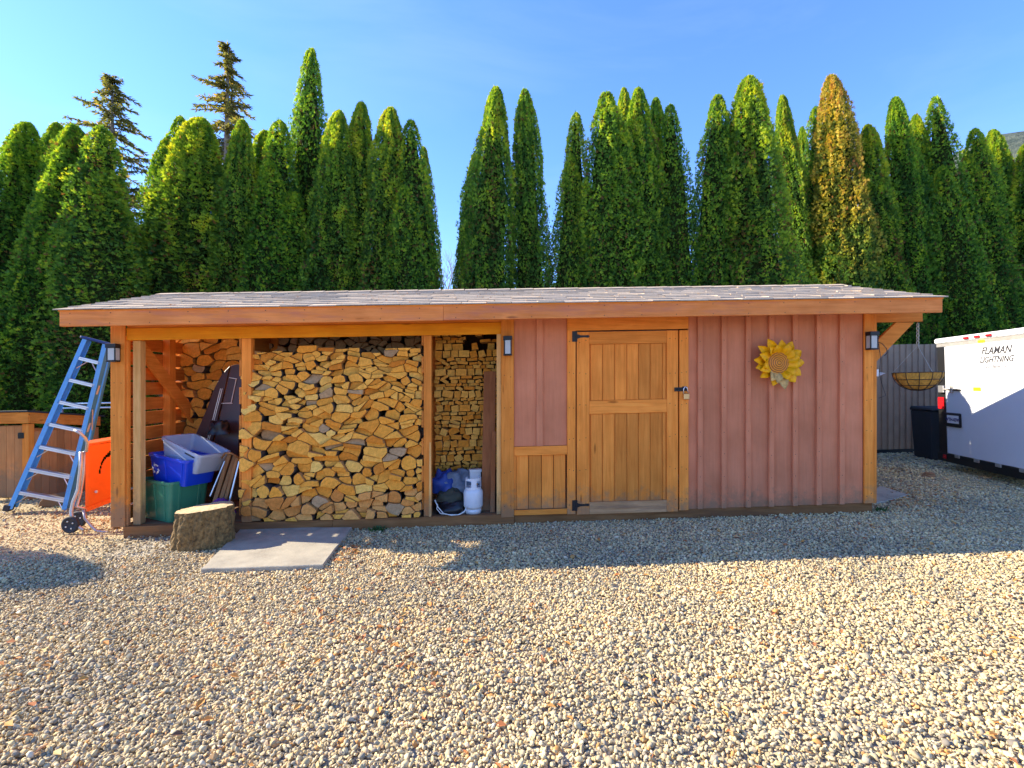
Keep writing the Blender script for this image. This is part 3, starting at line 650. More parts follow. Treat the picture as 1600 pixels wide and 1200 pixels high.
def petal(ang, r0, r1, wd, lift, m_):
    mb = MB(); n = 5; d = Vector((math.cos(ang), 0, math.sin(ang))); q = Vector((-math.sin(ang), 0, math.cos(ang))); tw = R.uniform(-0.2, 0.2); bend = R.uniform(-0.1, 0.15)
    prof = [0.55, 0.95, 1.0, 0.72, 0.10]
    for side in (0, 0.003):
        for i in range(n):
            s_ = i/(n-1); r_ = r0 + (r1-r0)*s_; hw = wd*prof[i]/2
            c_ = fc + d*r_ + q*(bend*s_*s_*wd) + Vector((0, -lift*math.sin(s_*2.2) - 0.004 + side, 0))
            cup = 0.012*prof[i]
            mb.v += [tuple(c_ - q*hw + Vector((0, -cup-tw*hw, 0))), tuple(c_ + Vector((0, cup, 0))), tuple(c_ + q*hw + Vector((0, -cup+tw*hw, 0)))]
    for sd_ in (0, 1):
        for i in range(n-1):
            for j in range(2):
                a = sd_*3*n + i*3 + j; f = (a, a+1, a+4, a+3); mb.f.append(f if sd_ else f[::-1]); mb.m.append(0)
    for i in range(n-1):
        for j in (0, 2): a = i*3+j; mb.f.append((a, a+3, a+3+3*n, a+3*n)); mb.m.append(0)
    mb.build('petal', m_, SH, sf, smooth=True)
for k in range(13):
    a = k*2*math.pi/13 + R.uniform(-0.08, 0.08); low = -2.3 < math.atan2(math.sin(a), math.cos(a)) < -1.25
    petal(a, 0.11, R.uniform(0.26, 0.315), R.uniform(0.105, 0.135), 0.045, m_petalg if low and R.random() < 0.5 else m_petal)
for k in range(13):
    a = (k+0.5)*2*math.pi/13 + R.uniform(-0.1, 0.1); low = -2.2 < math.atan2(math.sin(a), math.cos(a)) < -1.3
    petal(a, 0.10, R.uniform(0.20, 0.26), R.uniform(0.09, 0.12), 0.075, m_petalg if low else m_petal)
prof = []
for i in range(22):
    r_ = 0.142*(1 - i/21); prof.append((r_, -0.020 - 0.022*math.sin((1-r_/0.142)*1.5) - 0.0035*(i % 2)))
MB().lathe(prof, tuple(fc), 28, ax='Y').build('seed_disc', m_disc, SH, sf, smooth=False)

# ------------------------------------------------------------------ firewood
def clip_half(poly, nx, ny, c):            # keep nx*x+ny*y <= c
    out = []
    for i in range(len(poly)):
        p, q = poly[i], poly[(i+1) % len(poly)]; dp, dq = nx*p[0]+ny*p[1]-c, nx*q[0]+ny*q[1]-c
        if dp <= 0: out.append(p)
        if dp*dq < 0: s_ = dp/(dp-dq); out.append((p[0]+(q[0]-p[0])*s_, p[1]+(q[1]-p[1])*s_))
    return out
def cells(sites, x0, x1, y0, top):
    res = []
    for i, (sx_, sy_) in enumerate(sites):
        poly = [(x0, y0), (x1, y0), (x1, top(sx_)), (x0, top(sx_))]
        near = sorted(range(len(sites)), key=lambda j: (sites[j][0]-sx_)**2 + (sites[j][1]-sy_)**2)[1:26]
        for j in near:
            tx, ty = sites[j]; nx, ny = tx-sx_, ty-sy_; c_ = (tx*tx+ty*ty-sx_*sx_-sy_*sy_)/2
            poly = clip_half(poly, nx, ny, c_)
            if len(poly) < 3: break
        if len(poly) >= 3: res.append(poly)
    return res
def log_mesh(name, poly, v0, length, face, side=m_split, parent=None, fr=SH, jit=0.02, round_p=0.55, gap=0.006, soft=0.22):
    cx = sum(p[0] for p in poly)/len(poly); cy = sum(p[1] for p in poly)/len(poly)
    rmax = max(math.hypot(p[0]-cx, p[1]-cy) for p in poly)
    arcs = None
    if R.random() < round_p:
        best = max(range(len(poly)), key=lambda i: math.hypot(poly[i][0]-cx, poly[i][1]-cy)); a = math.atan2(poly[best][1]-cy, poly[best][0]-cx) + R.uniform(-1.0, 1.0) if R.random() < .5 else R.uniform(0, 6.28)
        off = R.uniform(0.05, 0.45)*rmax; rc = rmax*R.uniform(0.56, 0.80) + off; ox, oy = cx - math.cos(a)*off, cy - math.sin(a)*off
        for k in range(28):
            t_ = 2*math.pi*k/28; poly = clip_half(poly, math.cos(t_), math.sin(t_), rc + math.cos(t_)*ox + math.sin(t_)*oy)
            if len(poly) < 3: return None
        arcs = (ox, oy, rc)
    # inset
    cx = sum(p[0] for p in poly)/len(poly); cy = sum(p[1] for p in poly)/len(poly)
    poly = [(cx+(p[0]-cx)*(1-gap/max(0.02, math.hypot(p[0]-cx, p[1]-cy))), cy+(p[1]-cy)*(1-gap/max(0.02, math.hypot(p[0]-cx, p[1]-cy)))) for p in poly]
    if soft:                               # chamfer the corners a little
        q = []
        for i in range(len(poly)):
            p0, p1, p2 = poly[i-1], poly[i], poly[(i+1) % len(poly)]
            l0, l2 = math.hypot(p0[0]-p1[0], p0[1]-p1[1]), math.hypot(p2[0]-p1[0], p2[1]-p1[1])
            if min(l0, l2) > 0.035:
                s_ = min(0.02, soft*min(l0, l2)*0.6); q += [(p1[0]+(p0[0]-p1[0])*s_/l0, p1[1]+(p0[1]-p1[1])*s_/l0), (p1[0]+(p2[0]-p1[0])*s_/l2, p1[1]+(p2[1]-p1[1])*s_/l2)]
            else: q.append(p1)
        poly = q
    area = 0.5*abs(sum(poly[i-1][0]*poly[i][1]-poly[i][0]*poly[i-1][1] for i in range(len(poly))))
    if area < 0.0009: return None
    tx, ty = R.uniform(-0.18, 0.18), R.uniform(-0.22, 0.22); vv = v0 + R.uniform(-jit, jit)
    if sum(poly[i-1][0]*poly[i][1]-poly[i][0]*poly[i-1][1] for i in range(len(poly))) < 0: poly = poly[::-1]
    pts = [(x, vv + (x-cx)*tx + (y-cy)*ty + R.uniform(-0.002, 0.002), y) for x, y in poly]
    ms = []
    for i in range(len(poly)):
        p, q = poly[i], poly[(i+1) % len(poly)]; isarc = False
        if arcs:
            mx, my_ = (p[0]+q[0])/2, (p[1]+q[1])/2; isarc = abs(math.hypot(mx-arcs[0], my_-arcs[1]) - (arcs[2]-gap)) < 0.009
        ms.append(2 if isarc else 1)
    # a thin rim: bark on the round side, sawn edge elsewhere
    mb = MB(); dx = R.uniform(-0.01, 0.01); n_ = len(pts); RIM = 0.0075
    sx_, sy_ = sum(p[0] for p in poly)/n_, sum(p[1] for p in poly)/n_
    inn = []
    for (x, v_, y) in pts:
        d_ = max(0.012, math.hypot(x-sx_, y-sy_)); k_ = 1 - min(0.35, RIM/d_); inn.append((sx_+(x-sx_)*k_, v_, sy_+(y-sy_)*k_))
    mb.v = [tuple(p) for p in inn] + [(x, v_+(0.004 if True else 0), y) for x, v_, y in pts] + [(x+dx, v_+length, y) for x, v_, y in pts]
    mb.f.append(tuple(range(n_))); mb.m.append(0)
    for i in range(n_):
        j = (i+1) % n_
        mb.f.append((i, n_+i, n_+j, j)); mb.m.append(2 if ms[i] == 2 else 0)
        mb.f.append((n_+i, 2*n_+i, 2*n_+j, n_+j)); mb.m.append(ms[i])
    mb.f.append(tuple(2*n_+i for i in reversed(range(n_)))); mb.m.append(1)
    return mb.build(name, [face, side, m_bark], fr, parent, origin=(cx, vv, cy))
def stack(u0, u1, z0, ztop, v0, rowh, colw, name='firewood_log'):
    sites = []; z = z0 + rowh(0)*0.5; zmax = ztop + 0.2
    while z < zmax:
        f = (z-z0)/(ztop-z0); h = rowh(f); x = u0 + R.uniform(-0.5, 0.3)*colw(f)
        while x < u1+0.1:
            wd = colw(f)*R.uniform(0.6, 1.5); sites.append((x + wd/2, z + R.uniform(-0.42, 0.42)*h + 0.03*math.sin(x*3+z*2))); x += wd
        z += h*R.uniform(0.85, 1.15)
    return sites
su0, su1 = U(375), U(660)
z0s, z1s = 0.022, Zs(500, 545)
def top_(x): return z1s + 0.03*math.sin(x*5.1) + 0.025*math.sin(x*13.7+1)
def rowh(f): return 0.118 if f < 0.28 else (0.105 if f < 0.45 else 0.078)
def colw(f): return 0.145 if f < 0.28 else (0.20 if f < 0.60 else 0.165)
KY = 1.75                                                   # the packing is done in a stretched, waved space and mapped back
def wv(x, y): return 0.034*math.sin(4.3*x + 2.1*y) + 0.024*math.sin(9.1*x - 3.7*y + 1.3) + 0.012*math.sin(19*x + 7*y)
def pack(u0, u1, zb, topf, rh, cw, split_p):
    zt_ = max(topf(u0 + (u1-u0)*k/20) for k in range(21)) + 0.1
    st = []; y = (zb)*KY - 0.05
    while y < zt_*KY + 0.1:
        f = (y/KY-zb)/(zt_-zb); h = rh(f)*KY; x = u0 - 0.1 + R.uniform(-0.5, 0.3)*cw(f)
        while x < u1+0.1:
            wd = cw(f)*R.uniform(0.55, 1.5); st.append((x+wd/2, y+h/2+R.uniform(-0.30, 0.30)*h)); x += wd
        y += h*R.uniform(0.85, 1.15)
    out = []
    for poly in cells(st, u0-0.15, u1+0.15, zb*KY-0.3, lambda x: zt_*KY+0.4):
        q = []
        for i in range(len(poly)):
            p0, p1 = poly[i], poly[(i+1) % len(poly)]; n_ = max(1, int(math.hypot(p1[0]-p0[0], p1[1]-p0[1])/0.045))
            for k in range(n_): t_ = k/n_; x, y = p0[0]+(p1[0]-p0[0])*t_, p0[1]+(p1[1]-p0[1])*t_; q.append((x, y/KY - wv(x, y)))
        ymid = sum(p[1] for p in q)/len(q)
        q = clip_half(clip_half(q, 1, 0, u1), -1, 0, -u0); q = clip_half(q, 0, -1, -zb) if len(q) > 2 else q
        if len(q) < 3: continue
        xm = sum(p[0] for p in q)/len(q); q = clip_half(q, 0, 1, topf(xm))
        if len(q) < 3: continue
        area = 0.5*abs(sum(q[i-1][0]*q[i][1]-q[i][0]*q[i-1][1] for i in range(len(q))))
        if area > 0.010 and R.random() < split_p:
            a_ = R.uniform(-0.5, 0.9); nx, ny = -math.sin(a_), math.cos(a_); ym = sum(p[1] for p in q)/len(q); c_ = nx*(xm+R.uniform(-.02, .02)) + ny*ym
            for r__ in (clip_half(q, nx, ny, c_), clip_half(q, -nx, -ny, -c_)):
                if len(r__) > 2: out.append(r__)
        else: out.append(q)
    return out
nlog = 0; LOGS = []
GRP = 'split firewood stacked in the middle bay of the shed'
def describe(poly, grey, u0, u1, zb, zt_, where, top='top'):
    xs = [p[0] for p in poly]; ys = [p[1] for p in poly]; w_, h_ = max(xs)-min(xs), max(ys)-min(ys); cx, cy = sum(xs)/len(xs), sum(ys)/len(ys)
    area = 0.5*abs(sum(poly[i-1][0]*poly[i][1]-poly[i][0]*poly[i-1][1] for i in range(len(poly))))
    sz = 'large' if area > 0.022 else ('small' if area < 0.009 else 'medium')
    sh = 'flat slab shaped' if w_ > 1.9*h_ else ('upright' if h_ > 1.2*w_ else ('chunky' if area > 0.65*w_*h_ else 'wedge shaped'))
    fx = (cx-u0)/(u1-u0); fy = (cy-zb)/(zt_-zb)
    hor = ['left edge', 'left half', 'left of centre', 'centre', 'right of centre', 'right half', 'right edge'][min(6, int(fx*7))]
    ver = ['bottom', 'near-bottom', 'low', 'lower', 'mid-low', 'middle', 'mid-high', 'upper', 'high', top][min(9, int(fy*10))]
    return '%s %s%s log, %s row, %s, %s' % (sz, 'grey ' if grey else '', sh, ver, hor, where)
def put_logs(polys, u0, u1, zb, zt_, v0, ln, where, grp, jit, gap, rp_, low_rosy=False, keep=None):
    global nlog
    for poly in polys:
        cx = sum(p[0] for p in poly)/len(poly); cy = sum(p[1] for p in poly)/len(poly); low = (cy-zb)/(zt_-zb)
        if keep and not keep(cx, cy): continue
        grey = R.random() < 0.055; mt = m_endgrey if grey else (m_endlow if (low_rosy and low < 0.15) else m_end)
        ob = log_mesh('firewood_log', poly, v0 - (0.05*(1-low) if low_rosy else 0), ln, mt, jit=jit, round_p=rp_ + (0.2 if low < 0.45 else 0), gap=gap)
        if ob is not None:
            nlog += 1; area = 0.5*abs(sum(poly[i-1][0]*poly[i][1]-poly[i][0]*poly[i-1][1] for i in range(len(poly))))
            LOGS.append((area*(1.0 if low_rosy else 0.8), ob, describe(poly, grey, u0, u1, zb, zt_, where), grp, mt))
def rowh(f): return 0.115 if f < 0.28 else (0.088 if f < 0.45 else 0.072)
def colw(f): return 0.150 if f < 0.28 else (0.225 if f < 0.60 else 0.175)
put_logs(pack(su0, su1, z0s, top_, rowh, colw, 0.42), su0, su1, z0s, z1s, 0.045, 0.36, 'middle bay stack', GRP, 0.05, 0.0035, 0.70, True)
print('front', nlog)
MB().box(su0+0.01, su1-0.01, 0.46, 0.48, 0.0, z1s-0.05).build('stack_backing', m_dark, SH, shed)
# second rank of dark logs further back, above the front stack
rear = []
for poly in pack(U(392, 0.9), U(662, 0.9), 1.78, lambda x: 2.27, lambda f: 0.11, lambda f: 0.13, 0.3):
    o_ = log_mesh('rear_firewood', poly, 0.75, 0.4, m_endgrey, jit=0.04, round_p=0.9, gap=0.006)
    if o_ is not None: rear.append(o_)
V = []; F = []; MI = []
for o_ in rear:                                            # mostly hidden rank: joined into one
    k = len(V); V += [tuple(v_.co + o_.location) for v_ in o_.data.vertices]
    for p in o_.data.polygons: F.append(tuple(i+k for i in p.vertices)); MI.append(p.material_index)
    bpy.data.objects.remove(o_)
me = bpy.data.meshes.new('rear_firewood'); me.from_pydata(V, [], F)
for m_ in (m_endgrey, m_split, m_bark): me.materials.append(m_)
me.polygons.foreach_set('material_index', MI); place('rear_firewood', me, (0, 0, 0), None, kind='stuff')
VB = 1.22
a0, a1 = U(268, VB), U(379, VB)
def seen(cx, cy):                                          # what the table, totes and posts leave in view
    z650 = Zs(330, 650, VB); return cy > Zs(300, 720, VB) and not (cy < Zs(350, 600, VB) and cx > U(352, VB)) and not (cy < z650 and cx > U(330, VB))
put_logs(pack(a0, a1, 0.75, lambda x: 2.26+0.02*math.sin(9*x), lambda f: 0.135, lambda f: 0.19, 0.3), a0, a1, 0.75, 2.26, VB, 0.36, 'left bay rear stack', 'firewood at the back of the left bay', 0.05, 0.005, 0.6, keep=seen)
print('all', nlog)
LOGS.sort(key=lambda q: -q[0]); V = []; F = []; MI = []
for k_, (ar, ob, lab, grp, mt) in enumerate(LOGS):
    if k_ < 300: tag(ob, lab, 'log', grp); continue
    k = len(V); V += [tuple(v_.co + ob.location) for v_ in ob.data.vertices]           # the smallest pieces are joined
    for p in ob.data.polygons: F.append(tuple(i+k for i in p.vertices)); MI.append(p.material_index)
    bpy.data.objects.remove(ob)
if V:
    me = bpy.data.meshes.new('small_firewood'); me.from_pydata(V, [], F)
    for m_ in (m_end, m_split, m_bark): me.materials.append(m_)
    me.polygons.foreach_set('material_index', MI); place('small_firewood', me, (0, 0, 0), None, kind='stuff')
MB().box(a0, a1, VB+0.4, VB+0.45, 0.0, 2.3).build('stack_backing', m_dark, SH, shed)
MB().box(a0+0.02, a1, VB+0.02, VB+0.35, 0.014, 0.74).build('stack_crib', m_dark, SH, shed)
print('logs', nlog)
# lumber offcuts in the right bay
VL = 0.62
l0, l1 = U(681, VL), U(781, VL); z = 0.42; nl = 0
while z < 2.22:
    h = R.choice([0.038, 0.038, 0.045, 0.06, 0.089]); x = l0 + R.uniform(-0.03, 0.0)
    lift = 0
    while x < l1-0.02:
        wd = R.choice([0.064, 0.089, 0.089, 0.10, 0.14]); hh = h
        gone = (z > 1.85 and x > l0+0.30 and R.random() < 0.75)
        if not gone:
            an = R.gauss(0, 0.10) if R.random() < 0.75 else R.uniform(-0.6, 0.6); cx_, cz_ = x+wd/2, z+h/2+R.uniform(-0.006, 0.006)
            if R.random() < 0.10: pol = [(-wd/2, -h/2), (wd/2, -h/2), (wd/2*0.7, h/2), (-wd/2*0.8, h/2)]
            else: pol = [(-wd/2, -hh/2), (wd/2, -hh/2), (wd/2, hh/2), (-wd/2, hh/2)]
            k_ = 0.95
            pol = [((p[0]*math.cos(an)-p[1]*math.sin(an))*k_, (p[0]*math.sin(an)+p[1]*math.cos(an))*k_) for p in pol]
            vv = VL + R.uniform(-0.06, 0.05); tl = R.uniform(-0.06, 0.06)
            mb = MB(); mb.prism([(cx_+p[0], vv+p[0]*tl, cz_+p[1]) for p in pol], (R.uniform(-.02, .02), R.uniform(0.2, 0.32), 0), 0, 1)
            o_ = mb.build('lumber_offcut', [m_lumber, m_split], SH, None, origin=(cx_, vv, cz_), bev=0.002)
            tag(o_, '%s %s lumber offcut, %s of narrow bay pile, %s' % ('right-tipped' if an < -0.22 else 'left-tipped' if an > 0.22 else 'level' if abs(an) < 0.06 else 'slightly askew', 'thick' if h > 0.07 else ('square' if wd < 0.07 and h > 0.05 else 'thin flat' if wd > 0.12 else 'flat'), ['left edge', 'left half', 'middle', 'right half', 'right edge'][max(0, min(4, int((cx_-l0)/(l1-l0)*5)))], ['just above the tarpaulin', 'low down', 'lower half', 'at mid height', 'upper half', 'high up', 'near the roof beam'][max(0, min(6, int((z-0.42)/1.8*7)))]), 'offcut', 'lumber offcuts stacked in the narrow right bay'); nl += 1
        x += wd + R.uniform(0.001, 0.01)
    z += h + 0.003
print('offcuts', nl)
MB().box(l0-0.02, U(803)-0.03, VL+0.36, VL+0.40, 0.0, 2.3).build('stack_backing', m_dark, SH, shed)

# ------------------------------------------------------------------ things inside the bays
# leaning boards right bay
bd = thing('leaning_board', SH.W((U(763), 0.25, 0.02)), 'tall reddish brown board leaning inside the narrow bay beside the propane tank', 'board')
MB().hexa([(U(752, .2), 0.22, 0.014), (U(771, .2), 0.22, 0.014), (U(771, .2), 0.245, 0.014), (U(752, .2), 0.245, 0.014),
           (U(756, .35), 0.42, 1.66), (U(775, .35), 0.42, 1.66), (U(775, .35), 0.445, 1.66), (U(756, .35), 0.445, 1.66)]).build('board', m_brownbd, SH, bd, bev=0.002)
b2 = MB().hexa([(U(766, .13), 0.12, 0.014), (U(773, .13), 0.12, 0.014), (U(773, .13), 0.14, 0.014), (U(766, .13), 0.14, 0.014),
           (U(769, .15), 0.15, 0.95), (U(775, .15), 0.15, 0.95), (U(775, .15), 0.17, 0.95), (U(769, .15), 0.17, 0.95)]).build('leaning_board', m_brownbd, SH, None, bev=0.002)
tag(b2, 'short narrow brown board standing between the tall board and the stud', 'board')
sk = MB().hexa([(U(670), -0.004, 0.018), (U(674), -0.004, 0.018), (U(674), 0.0, 0.018), (U(670), 0.0, 0.018), (U(671), -0.003, 0.86), (U(673.5), -0.003, 0.86), (U(673.5), 0.001, 0.86), (U(671), 0.001, 0.86)]).build('yellow_stake', m_stud, SH, None)
tag(sk, 'thin pale wooden stake standing against the post right of the log stack', 'stake')
# propane tank
tk = thing('propane_tank', SH.W((U(739.5, 0.14), 0.14, 0.018)), 'small white propane tank with open collar on the shed floor of the narrow bay', 'propane tank')
c_ = (U(739.5, 0.14), 0.14, 0.018); rt = 0.112
MB().lathe([(0.0, 0.045), (0.06, 0.045), (0.095, 0.052), (rt, 0.085), (rt, 0.235), (0.105, 0.262), (0.08, 0.285), (0.045, 0.296), (0.0, 0.298)], c_, 28).build('cylinder_body', m_tank, SH, tk, smooth=True)
MB().lathe([(0.088, 0.0), (0.093, 0.0), (0.093, 0.052), (0.088, 0.052)], c_, 28).build('foot_ring', m_tank, SH, tk, smooth=True)
mb = MB(); n = 28
for j in range(n):
    t0, t1 = 2*math.pi*j/n, 2*math.pi*(j+1)/n; s_ = (j % 7)
    segs = [(0.265, 0.405)] if s_ in (0, 1, 6) else [(0.265, 0.30), (0.375, 0.405)]
    if math.sin(t0) > 0.75: segs = [(0.265, 0.30)]
    for (za, zb_) in segs:
        P = []
        for zz in (za, zb_):
            for (tt, rr) in ((t0, 0.092), (t1, 0.092), (t1, 0.088), (t0, 0.088)): P.append((c_[0]+rr*math.cos(tt), c_[1]+rr*math.sin(tt), c_[2]+zz))
        mb.hexa(P)
mb.build('collar', m_tank, SH, tk)
mb = MB(); mb.tube([(c_[0], c_[1], c_[2]+0.29), (c_[0], c_[1], c_[2]+0.36)], 0.016, 10); mb.tube([(c_[0]-0.02, c_[1]-0.02, c_[2]+0.335), (c_[0]+0.05, c_[1]-0.04, c_[2]+0.335)], 0.011, 8); mb.lathe([(0, 0.385), (0.03, 0.385), (0.032, 0.365), (0.0, 0.36)], c_, 12); mb.build('valve', m_brass, SH, tk, smooth=True)
# white carton behind the tank
bxo = thing('white_carton', SH.W((U(742, .38), 0.38, 0.30)), 'white folded carton resting behind the propane tank', 'carton')
Fq = Frame(SH.W((U(743, .38), 0.38, 0.28)), (0.97, 0.22, 0.02), (-0.22, 0.97, 0), (0, 0, 1))
MB().box(-0.07, 0.06, -0.03, 0.04, 0.0, 0.165).build('carton_body', m_white, Fq, bxo); MB().box(-0.075, 0.07, -0.04, 0.045, 0.167, 0.20).build('carton_lid', m_white, Fq, bxo)
# heaps
def heap(name, m_, c, ax, seed, fr=SH, amp=0.3, n=26, fl=0.0):
    mb = MB()
    for j in range(14):
        ph = math.pi/2*(j/13); 
        for i in range(n):
            t_ = 2*math.pi*i/n; d = Vector((math.cos(t_)*math.cos(ph), math.sin(t_)*math.cos(ph), math.sin(ph)))
            q = 1 + amp*noise.noise(d*1.8 + Vector((seed, 0, 0))) + amp*0.6*abs(noise.noise(d*4.3 + Vector((0, seed, 0))))
            mb.v.append((c[0]+d.x*ax[0]*q, c[1]+d.y*ax[1]*q, c[2]+d.z*ax[2]*q))
    for j in range(13):
        for i in range(n): a, b_ = j*n+i, j*n+(i+1) % n; mb.f.append((a, b_, b_+n, a+n)); mb.m.append(0)
    return mb.build(name, m_, fr, None, smooth=True)
tag(heap('crumpled_tarp', m_tarp, (U(712, .42), 0.42, 0.14), (0.27, 0.16, 0.27), 3.1, amp=0.5), 'crumpled grey tarpaulin heaped under the lumber offcuts left of the propane tank', 'tarp')
tag(heap('blue_tarp', m_tarpb, (U(694, .40), 0.36, 0.22), (0.16, 0.12, 0.24), 7.7, amp=0.4), 'dark blue tarpaulin bunched against the post left of the propane tank', 'tarp')
tag(heap('cloth_roll', m_olive, (U(704, .25), 0.24, 0.14), (0.17, 0.09, 0.13), 5.5, amp=0.4), 'olive brown cloth lying in front of the grey tarpaulin', 'cloth')
tag(heap('black_bag', m_bag, (U(708, .15), 0.16, 0.012), (0.19, 0.09, 0.14), 9.2, amp=0.4), 'black bag on the shed floor behind the coiled hose', 'bag')
hp = []
for i in range(46):
    t_ = i/45*2.0*math.pi*1.0; rr = 0.17 + 0.012*math.sin(3*t_)
    hp.append((U(705)+rr*math.cos(t_+2.6)*1.15, 0.035+0.05*math.sin(t_+2.6)+0.02, 0.03 + 0.10*abs(math.cos((t_+2.6)))**3 + 0.006*i/45))
hs = MB().tube([(U(679), 0.03, 0.20)] + [(U(684), 0.02, 0.12), (U(693), 0.0, 0.05), (U(705), -0.002, 0.027), (U(718), 0.002, 0.032), (U(727), 0.02, 0.07), (U(729), 0.04, 0.12)], 0.006, 8)
hs.tube([(U(683), 0.05, 0.15), (U(682), 0.03, 0.10), (U(688), 0.01, 0.05), (U(702), 0.0, 0.034), (U(716), 0.0, 0.030), (U(725), 0.012, 0.055), (U(728), 0.03, 0.10)], 0.006, 8)
tag(hs.build('hose', m_hose, SH, None, smooth=True), 'thin pale hose looped on the shed floor left of the propane tank', 'hose')

# left bay: totes
def tub(name, fr, w0, d0, w1, d1, h, m_, parent, th=0.012, rim=True, ribs=()):
    mb = MB(); n = 6
    def ring(w_, d, z, r):
        pts = []
        for (sx_, sy_) in ((1, 1), (-1, 1), (-1, -1), (1, -1)):
            for i in range(n+1):
                a = math.atan2(sy_, sx_) - math.pi/4 + i/n*math.pi/2; pts.append((sx_*(w_/2-r)+r*math.cos(a), sy_*(d/2-r)+r*math.sin(a), z))
        return pts
    rings = [ring(w0*0.5, d0*0.5, 0, 0.02), ring(w0, d0, 0.0, 0.04), ring(w1, d1, h-0.03, 0.05)]
    if rim: rings += [ring(w1+0.03, d1+0.03, h-0.03, 0.06), ring(w1+0.03, d1+0.03, h, 0.06)]
    else: rings += [ring(w1, d1, h, 0.05)]
    rings += [ring(w1-2*th, d1-2*th, h, 0.045), ring(w0-2*th, d0-2*th, th, 0.035), ring(w0*0.4, d0*0.4, th, 0.02)]
    m = len(rings[0])
    for r_ in rings: mb.v += r_
    for i in range(len(rings)-1):
        for j in range(m): a, b_ = i*m+j, i*m+(j+1) % m; mb.f.append((a, b_, b_+m, a+m)); mb.m.append(0)
    mb.f.append(tuple(reversed(range(m)))); mb.m.append(0)
    k = (len(rings)-1)*m; mb.f.append(tuple(k+j for j in range(m))); mb.m.append(0)
    return mb.build(name, m_, fr, parent, smooth=False)
def rotframe(o, yaw, pitch=0, roll=0):
    Rm = Matrix.Rotation(rad(yaw), 3, 'Z') @ Matrix.Rotation(rad(roll), 3, 'Y') @ Matrix.Rotation(rad(pitch), 3, 'X')
    return Frame(o, Rm.col[0], Rm.col[1], Rm.col[2])
def tubribs(fr, w0, d0, w1, d1, h, m_, parent, xs, side='front'):
    for x in xs:
        if side == 'front': p = [(x*w0, -d0/2-0.003, 0.03), (x*w1, -d1/2-0.003, h-0.04)]
        else: p = [(w0/2+0.003, x*d0, 0.03), (w1/2+0.003, x*d1, h-0.04)]
        MB().bar(p[0], p[1], 0.03, 0.012, up=(0, 1, 0) if side == 'front' else (1, 0, 0)).build('rib', m_, fr, parent, bev=0.003)
gc = SH.W((U(270, 0.36), 0.40, 0.02))
ft = rotframe(gc, -28)
gt = thing('green_tote', gc, 'dark green plastic storage tote standing on the floor of the left bay', 'storage tote')
tub('tub', ft, 0.52, 0.40, 0.62, 0.46, 0.46, m_green, gt); tubribs(ft, 0.52, 0.40, 0.62, 0.46, 0.46, m_green, gt, (-0.33, 0.0, 0.33)); tubribs(ft, 0.52, 0.40, 0.62, 0.46, 0.46, m_green, gt, (-0.25, 0.25), 'side')
for sx_ in (-1, 1): MB().box(sx_*0.325-0.02, sx_*0.325+0.02, -0.10, 0.10, 0.40, 0.435).build('handle', m_green, ft, gt, bev=0.005)
bc = SH.W((U(283, 0.36), 0.40, 0.44))
fb = rotframe(bc, -24, 0, 5)
bb = thing('blue_recycling_bin', bc, 'bright blue recycling bin with white loop symbol stacked on the green tote', 'recycling bin')
tub('tub', fb, 0.56, 0.36, 0.66, 0.42, 0.31, m_bluebin, bb); tubribs(fb, 0.56, 0.36, 0.66, 0.42, 0.31, m_bluebin, bb, (-0.05, 0.42))
mb = MB()
for k in range(3):                                   # three chasing arrows
    a = rad(90 + 120*k); cx_, cz_ = -0.17, 0.145
    def pt(r_, an): return (cx_+r_*math.cos(an), -0.203-0.028*((cz_+r_*math.sin(an))/0.31), cz_+r_*math.sin(an))
    A = [pt(0.066, a-0.85), pt(0.060, a-0.2), pt(0.060, a+0.35)]; B_ = [pt(0.044, a+0.35), pt(0.040, a-0.2), pt(0.046, a-0.85)]
    mb.prism(A+B_, (0, -0.002, 0)); mb.prism([pt(0.076, a+0.32), pt(0.048, a+0.78), pt(0.030, a+0.32)], (0, -0.0025, 0))
mb.build('recycling_symbol', m_white, fb, bb)
cc = SH.W((U(299, 0.40), 0.42, 0.63))
fcx = rotframe(cc, -22, 0, 17)
ct = thing('clear_tote', cc, 'translucent grey tote tipped to the right inside the blue recycling bin', 'storage tote')
tub('tub', fcx, 0.56, 0.34, 0.66, 0.40, 0.25, m_clear, ct, th=0.006); MB().bar((0.10, -0.20, 0.20), (0.26, -0.205, 0.20), 0.012, 0.01).build('label_slot', m_ink, fcx, ct)
# brown folding table
VT = 0.95
tb = thing('folding_table', SH.W((U(345, VT), VT, 0.02)), 'dark brown folded table with rounded corner leaning against the rear firewood', 'folding table')
def tp(px, py): return (U(px, VT), VT - 0.15 + 0.16*(Zs(px, py, VT)/1.6), Zs(px, py, VT))
L1 = [tp(288, 745), tp(300, 705), tp(312, 672), tp(324, 640), tp(335, 606), tp(345, 585), tp(355, 574), tp(357, 572), tp(326, 745)]
L2 = [tp(329, 745), tp(359, 571), tp(368, 569), tp(376, 569), tp(377, 569), tp(377, 745)]
MB().prism(L1[::-1], (0.0, 0.035, 0)).build('table_leaf', m_brown, SH, tb, bev=0.004)
MB().prism(L2[::-1], (0.0, 0.035, 0)).build('table_leaf', m_brown, SH, tb, bev=0.004)
for dx in (0, 2.6):
    a_, b__ = Vector(tp(322+dx, 720)), Vector(tp(345+dx, 607)); MB().tube([a_+Vector((0, -.008, 0)), b__+Vector((0, -.008, 0))], 0.005, 6).build('edge_strip', m_alu, SH, tb)
q_ = [Vector(tp(*p)) + Vector((0, -.012, 0)) for p in ((358, 590), (370, 592), (369, 592), (363, 629), (348, 630), (365, 630))]
MB().tube(q_, 0.005, 6).build('wire_latch', m_white, SH, tb)
